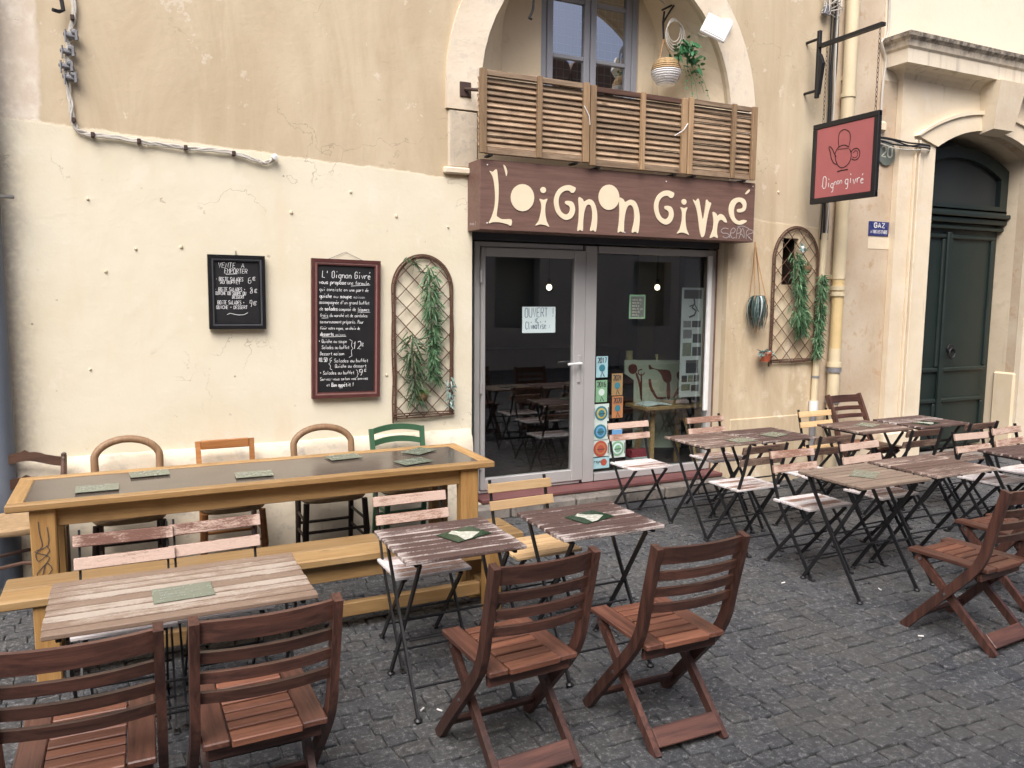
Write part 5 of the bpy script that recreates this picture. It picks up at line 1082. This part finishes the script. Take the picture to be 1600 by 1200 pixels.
def wood_chair(lab, cx, cy, rz=0.0, lean=0.0):       # slatted folding chair, looks towards +y
    t = thing('folding_wooden_chair', lab, 'chair', (cx, cy, 0), rz, 'red-brown folding wooden chairs')
    for s in (-1, 1):
        x = .208*s; x2 = .166*s
        shared(('wcp', s, lean), 'back_post', 'red_wood_z', t, lambda m: bar(m, smooth([(x, .235, .0), (x, .06, .205), (x, -.105, .395), (x, -.165, .50), (x, -.195, .62), (x, -.255-lean, .865)], 3), .028, .046))
        shared(('wcl', s), 'rear_leg', 'red_wood_z', t, lambda m: bar(m, [(x2, .205, .405), (x2, -.235, .0)], .025, .041))
        shared(('wcr', s), 'seat_rail', 'red_wood_y', t, lambda m: m.box((s*.150, .035, .428), (.080, .435, .022), .004))
        shared(('wcb', s), 'bolt', 'steel', t, lambda m: m.tube([(s*.226, .012, .255), (s*.2195, .012, .255)], .008, 8)); shared(('wcb2', s), 'bolt', 'steel', t, lambda m: m.tube([(s*.181, .185, .392), (s*.178, .185, .392)], .009, 8))
    for i in range(7): slat('seat_slat', (.214, .0455 if i else .062, .024), 'seat_wood', t, (rf.uniform(-.001, .001), -.152+i*.0565-(0 if i else .008), .428+rf.uniform(-.0012, .0012)), None, .003)
    shared('wcd', 'seat_support', 'old_dark_leg', t, lambda m: m.box((0, .03, .405), (.05, .38, .016), .002))
    shared('wcu', 'under_rail', 'red_wood', t, lambda m: m.box((0, -.135, .385), (.355, .024, .045), .004)); shared('wcu2', 'under_rail', 'red_wood', t, lambda m: m.box((0, .19, .395), (.30, .024, .035), .004))
    shared('wcs', 'stretcher', 'red_wood', t, lambda m: m.box((0, -.200, .062), (.306, .018, .080), .003, Matrix.Rotation(R(-47), 3, 'X'))); shared('wcs2', 'stretcher', 'red_wood', t, lambda m: m.box((0, .165, .085), (.386, .020, .045), .003, Matrix.Rotation(R(40), 3, 'X')))
    def curved(m, z, h):
        n = 8; vs = []; yb_ = (-.195-(z-.62)/.245*.06-lean*(z-.62)/.245) if z > .62 else -.165-(z-.50)/.12*.03
        for i in range(n+1):
            f = i/n*2-1; x = f*.194; y = yb_-.028*(1-f*f); tl = .12
            for (dy, dz) in ((-.009, -h/2), (.009, -h/2), (.009, h/2), (-.009, h/2)): vs.append((x, y+dy-dz*tl*1.6, z+dz))
        return m.add(vs, [(i*4+j, i*4+(j+1) % 4, (i+1)*4+(j+1) % 4, (i+1)*4+j) for i in range(n) for j in range(4)]+[(3, 2, 1, 0), tuple(n*4+j for j in range(4))])
    for k, (z, h) in enumerate(((.824, .068), (.738, .037), (.668, .037), (.598, .037))): shared(('wcv', k, lean), 'back_slat', 'red_wood', t, lambda m: curved(m, z, h))
    return t
# ---- long yellow table, its bench
lt = thing('long_wooden_table', 'long yellow wooden table with dark inset top along the wall', 'table', (.74, 4.75, 0))
TX, TY, TZ = 1.30, .335, .77
for s in (-1, 1): slat('top_board', (2*TX, .062, .038), 'yellow_wood', lt, (0, s*(TY-.031), TZ-.019), None, .006); slat('end_board', (.075, 2*TY-.128, .037), 'yellow_wood_y', lt, (s*(TX-.038), 0, TZ-.0195), None, .005)
MB().box((0, 0, TZ-.016), (2*TX-.154, 2*TY-.128, .020)).build('inset_panel', 'table_slate', lt)
for s in (-1, 1):
    slat('apron', (2*TX-.42, .03, .10), 'yellow_wood', lt, (0, s*(TY-.085), TZ-.089), None, .003); slat('end_apron', (.03, 2*TY-.30, .10), 'yellow_wood_y', lt, (s*(TX-.16), 0, TZ-.089), None, .003)
    for s2 in (-1, 1): slat('leg', (.115, .085, TZ-.038), 'yellow_wood_z', lt, (s*(TX-.155), s2*(TY-.075), (TZ-.038)/2), None, .006)
m = MB(); lx = -TX+.155; ly = -TY+.0325-.002
for q in ([(180, 590), (183, 640), (190, 690), (165, 720), (175, 750), (215, 715), (205, 690)], [(212, 615), (212, 690), (160, 710), (215, 740), (165, 800), (185, 810), (200, 760), (222, 790), (190, 825), (228, 810), (205, 830)]):
    pts = [Vector((lx+(a_-197)*.00116*1.0, ly-.0015, .71-(b_-560)*.00125)) for a_, b_ in q]; ribbon(m, smooth(pts, 3), .004, NY)
m.build('graffiti_scrawl', 'ink_dark', lt)
be = thing('long_bench', 'long yellow wooden bench in front of the long table', 'bench', (.73, 4.12, 0))
slat('seat_board', (2.56, .165, .042), 'bench_wood', be, (0, -.087, .43), None, .006); slat('seat_board', (2.56, .165, .042), 'bench_wood', be, (.0, .083, .43), None, .006)
for s in (-1, 1):
    slat('apron', (2.10, .03, .10), 'yellow_wood', be, (0, s*.10, .355), None, .004)
    for s2 in (-1, 1): slat('leg', (.10, .07, .406), 'yellow_wood_z', be, (s*1.10, s2*.115, .203), None, .005)
    slat('cross_rail', (.06, .15, .07), 'yellow_wood_y', be, (s*1.10, 0, .12), None, .004)
slat('foot_rail', (2.10, .05, .075), 'yellow_wood', be, (0, -.05, .12), None, .005)
# ---- odd chairs between the long table and the wall
def wall_chair(lab, cx, kind, legm, ztop, w_=.40):
    cy = 5.36; t = thing('dining_chair', lab, 'chair', (cx, cy, 0), 0, 'mixed dining chairs along the wall'); h = w_/2-.02
    for s in (-1, 1):
        shared(('dcf', s, w_, legm), 'front_leg', legm, t, lambda m: m.tube([(s*h, -.17, .0), (s*(h+.012), -.175, .2), (s*h, -.17, .42)], [.016, .022, .020], 8))
        bk = 'old_dark_leg' if kind == 'bent' else legm
        z1 = .46 if kind == 'bent' else ztop-.03
        pts = [(s*h*.96, .20, .0), (s*h*.96, .165, .25), (s*h*.96, .165, .46)]+([] if kind == 'bent' else [(s*h*.98, .20, .66), (s*h, .235, z1)])
        shared(('dcb', s, kind, ztop, w_), 'rear_leg', bk, t, lambda m: m.tube(pts, [.016, .020, .020]+([] if kind == 'bent' else [.018, .017]), 8) if kind in ('bent', 'wavy') else bar(m, pts, .032, .028))
        for z in (.16, .28): shared(('dcs', s, z, w_, legm), 'side_stretcher', legm, t, lambda m: m.tube([(s*h, -.16, z), (s*h*.96, .16, z)], .010, 6))
    for y, z in ((-.17, .22), (.165, .2)): shared(('dcx', y, w_, legm), 'stretcher', legm, t, lambda m: m.tube([(-h, y, z), (0, y, z+(.03 if kind == 'wavy' else 0)), (h, y, z)], .011, 6))
    def seat(m):
        n = 7; vs = []
        for k, (f, z) in enumerate(((.94, .415), (1.0, .43), (1.0, .452), (.93, .468), (.5, .462), (.05, .452))):
            for j in range(24):
                a = j/24*6.283; cx_, sx_ = math.cos(a), math.sin(a); q = (abs(cx_)**4+abs(sx_)**4)**-.25
                vs.append((cx_*q*f*(w_/2+.008), sx_*q*f*.195-.005, z+.004*math.sin(a*4)*(k in (2, 3))))
        return m.add(vs, [(i*24+j, i*24+(j+1) % 24, (i+1)*24+(j+1) % 24, (i+1)*24+j) for i in range(5) for j in range(24)]+[tuple(range(23, -1, -1)), tuple(5*24+j for j in range(24))], True)
    shared(('dse', w_), 'rush_seat', 'rush', t, seat)
    if kind == 'bent':
        hb_ = w_/2-.012; zs = ztop-.14; pts = [(-h*.9, .165, .44), (-hb_*.97, .185, .58), (-hb_, .20, zs)]+[(-hb_*math.cos(math.pi*i/12)*(1 if abs(math.cos(math.pi*i/12)) > .98 else 1), .20+.02*math.sin(math.pi*i/12), zs+(ztop-zs-.018)*math.sin(math.pi*i/12)) for i in range(1, 12)]+[(hb_, .20, zs), (hb_*.97, .185, .58), (h*.9, .165, .44)]
        shared(('bent', ztop, w_), 'bentwood_hoop', 'bentwood', t, lambda m: m.tube(smooth(pts, 2), .0235, 10)); shared(('bentr', w_), 'mid_rail', 'bentwood', t, lambda m: m.tube([(-hb_*.95, .185, .60), (0, .20, .61), (hb_*.95, .185, .60)], .015, 6))
    elif kind == 'pine':
        shared('pinr', 'top_rail', legm, t, lambda m: m.box((0, .228, ztop-.055), (w_-.075, .022, .06), .005)); shared('pinr2', 'mid_rail', legm, t, lambda m: m.box((0, .20, .62), (w_-.075, .02, .045), .005))
    elif kind == 'ladder':
        for k, (z, hh) in enumerate(((ztop-.045, .042), (ztop-.135, .042), (.60, .042))):
            shared(('lad', k), 'ladder_slat', legm, t, lambda m: m.add([(f*(w_/2-.035), .215-(.03 if k == 2 else 0)+.022*(1-f*f)+dy, z+dz+.022*(1-f*f)) for f in [i/4-1 for i in range(9)] for (dy, dz) in ((-.008, -hh/2), (.008, -hh/2), (.008, hh/2), (-.008, hh/2))], [(i*4+j, i*4+(j+1) % 4, (i+1)*4+(j+1) % 4, (i+1)*4+j) for i in range(8) for j in range(4)]+[(3, 2, 1, 0), (32, 33, 34, 35)]))
    else:
        def wav(m, z0, n=16):
            vs = []
            for i in range(n+1):
                f = i/n*2-1; lo = .050*math.exp(-(f*1.7)**2)-.010; up_ = lo+.010+.008*math.cos(f*19)*math.exp(-(f*3)**2)
                for (dy, z) in ((-.010, z0-.028+lo), (.010, z0-.028+lo), (.010, z0+.020+up_), (-.010, z0+.020+up_)): vs.append((f*(w_/2-.01), .232+.018*(1-f*f)+dy, z))
            return m.add(vs, [(i*4+j, i*4+(j+1) % 4, (i+1)*4+(j+1) % 4, (i+1)*4+j) for i in range(n) for j in range(4)]+[(3, 2, 1, 0), tuple(n*4+j for j in range(4))])
        shared('wav1', 'crest_rail', legm, t, lambda m: wav(m, ztop-.06)); shared('wav2', 'mid_rail', legm, t, lambda m: wav(m, .60))
        for s in (-1, 1):
            shared(('wcap', s), 'post_cap', legm, t, lambda m: m.box((s*(w_/2-.02), .235, ztop-.045), (.03, .032, .07), .008))
            for dz in (.0, -.028): MB().lathe([(0, -.006), (.006, -.004), (.007, 0), (0, 0)], (s*(w_/2-.022), .218, ztop-.04+dz), 8, 'y').build('brass_stud', 'steel', t)
    return t
wall_chair('dark carved rustic chair with wavy crest rail at the left end of the long table', -.585, 'wavy', 'old_dark_wood', .815, .46)
wall_chair('round bentwood back chair nearest the dark carved chair', -.02, 'bent', 'old_dark_leg', .885, .40)
wall_chair('orange pine chair with flat top rail between the two bentwood chairs', .575, 'pine', 'pine', .845, .385)
wall_chair('round bentwood back chair beside the green chair', 1.225, 'bent', 'old_dark_leg', .880, .43)
wall_chair('green painted ladder back chair at the right end of the long table', 1.78, 'ladder', 'green_paint', .850, .43)
# ---- front row of bistro tables
bistro_table('wide pale worn slatted table in front of the bench', .155, 3.085, 'worn_pale', .88, .53)
bistro_table('brown slatted table with white worn edges behind the left centre wooden chair', 1.275, 3.26, 'worn_brown')
bistro_table('dark slatted table behind the wooden chair in the middle', 2.015, 3.26, 'worn_brown')
bistro_table('pale grey-brown slatted table at the front of the right group', 4.09, 3.39, 'worn_grey', .60, .50)
bistro_table('darker slatted table pushed against the pale grey-brown one', 4.765, 3.42, 'worn_mid', .60, .52)
bistro_table('slatted table cut off by the right edge of the picture', 5.85, 3.39, 'worn_brown', .60, .50)
# ---- back row by the wall
bistro_table('left slatted table of the pair in front of the shop window', 4.045, 4.75, 'worn_mid', .545, .50)
bistro_table('right slatted table of the pair in front of the shop window', 4.60, 4.75, 'worn_brown', .545, .50)
bistro_table('slatted table below the drainpipe', 5.66, 4.71, 'worn_mid', .60, .50)
bistro_table('far slatted table before the dark green door', 6.37, 4.71, 'worn_brown', .64, .50)
# ---- bistro chairs
bistro_chair('bistro chair with brown and pale worn slats, left one behind the pale table', -.045, 3.58, -1, 'worn_back', 'worn_gloss_seat', R(-1))
bistro_chair('bistro chair with brown and pale worn slats, right one behind the pale table', .335, 3.60, -1, 'worn_back', 'worn_gloss_seat', R(1))
bistro_chair('bistro chair with pinkish worn back slats before the long bench', 1.30, 3.69, -1, 'worn_back_pink', 'worn_gloss_seat')
bistro_chair('bistro chair with bare pale wood slats behind the middle table', 1.95, 3.71, -1, 'pale_wood', 'pale_wood', R(1))
bistro_chair('bistro chair standing before the stickers of the shop window', 3.69, 5.21, -1, 'worn_back_pink', 'worn_gloss_seat')
bistro_chair('bistro chair against the wall corner right of the shop window', 4.475, 5.19, -1, 'worn_back_pink', 'worn_gloss_seat')
bistro_chair('bistro chair with dark back turned to us before the left window table', 3.985, 4.30, 1, 'worn_back_dark', 'worn_gloss_seat')
bistro_chair('bistro chair with worn pale back behind the pale grey-brown table', 4.05, 3.77, -1, 'worn_back_pink', 'worn_gloss_seat')
bistro_chair('bistro chair with worn pale back behind the darker right table', 4.71, 3.78, -1, 'worn_back_pink', 'worn_gloss_seat', R(2))
bistro_chair('bare pale wood bistro chair against the wall under the right trellis', 5.64, 5.07, -1, 'pale_wood', 'pale_wood')
bistro_chair('bistro chair with dark back turned to us before the right window table', 4.74, 4.38, 1, 'worn_back_dark', 'worn_gloss_seat')
bistro_chair('bistro chair with dark back turned to us before the drainpipe table', 5.63, 4.30, 1, 'worn_back_dark', 'worn_mid')
bistro_chair('bistro chair with dark back turned to us before the green door', 6.37, 4.33, 1, 'worn_back_dark', 'worn_mid')
bistro_chair('bistro chair with worn pale back left behind the cut off table', 5.84, 3.71, -1, 'worn_back_pink', 'worn_gloss_seat')
bistro_chair('bistro chair with worn pale back at the far right edge', 6.38, 3.77, -1, 'worn_back_pink', 'worn_gloss_seat', R(3))
# ---- red-brown folding chairs
wood_chair('red-brown wooden folding chair cut off by the left edge', -.155, 2.62, R(-1))
wood_chair('red-brown wooden folding chair, second from the left edge', .345, 2.62, R(1))
wood_chair('red-brown wooden folding chair at the centre, before the table with white edges', 1.315, 2.68, R(2.5))
wood_chair('red-brown wooden folding chair standing alone right of the centre', 1.975, 2.61, R(-1.0))
wood_chair('red-brown wooden folding chair seen from the side at the right', 4.035, 2.62, R(4))
wood_chair('red-brown wooden folding chair half hidden at the right edge', 4.77, 2.86, R(0))
wood_chair('red-brown wooden folding chair leaning back against the wall by the drainpipe', 6.25, 5.16, math.pi, .06)
# ---- menu cards
for px, py, z, rz, lab in ((152, 763, .772, 0, 'grey-green menu card at the left end of the long table'), (234, 740, .772, .05, 'grey-green menu card near the first bentwood chair'), (397, 741, .772, -.05, 'grey-green menu card before the pine chair'), (537, 714, .772, .1, 'grey-green menu card before the second bentwood chair'), (655, 705, .772, .6, 'menu card at the far right of the long table'), (646, 721, .772, .25, 'menu card at the near right of the long table'), (286, 926, .711, .03, 'pale green menu card on the wide pale table'), (1158, 688, .711, .1, 'menu card on the left window table'), (1209, 679, .711, .3, 'menu card on the right window table'), (1351, 741, .711, .55, 'pale menu card on the grey-brown table'), (1355, 664, .711, .4, 'menu card on the table below the drainpipe')):
    card(lab, px, py, z, 'card_grey', rz)
for px, py, rz, lab in ((725, 835, .35, 'dark green menu card with pale picture on the white-edged table'), (921, 808, .3, 'dark green menu card with pale picture on the middle table'), (1447, 661, .2, 'dark menu card on the far table by the green door')):
    card(lab, px, py, .711, 'card_green', rz, True)
# cigarette ends and litter on the stones
for i, (px, py) in enumerate(((1221, 911), (1377, 922), (1443, 994), (662, 1106), (683, 1108))):
    c = G(px, py, .006); o = MB().tube([c, c+Vector((.028*math.cos(i*1.3), .028*math.sin(i*1.3), .001))], .004, 6).build('cigarette_end', 'white_paint'); tagged(o, ('white cigarette end on the cobbles before the right tables', 'white cigarette end under the pale grey-brown table', 'white cigarette end near the right wooden chair', 'white scrap left of the centre wooden chair', 'white scrap closest to the centre wooden chair')[i], 'litter')
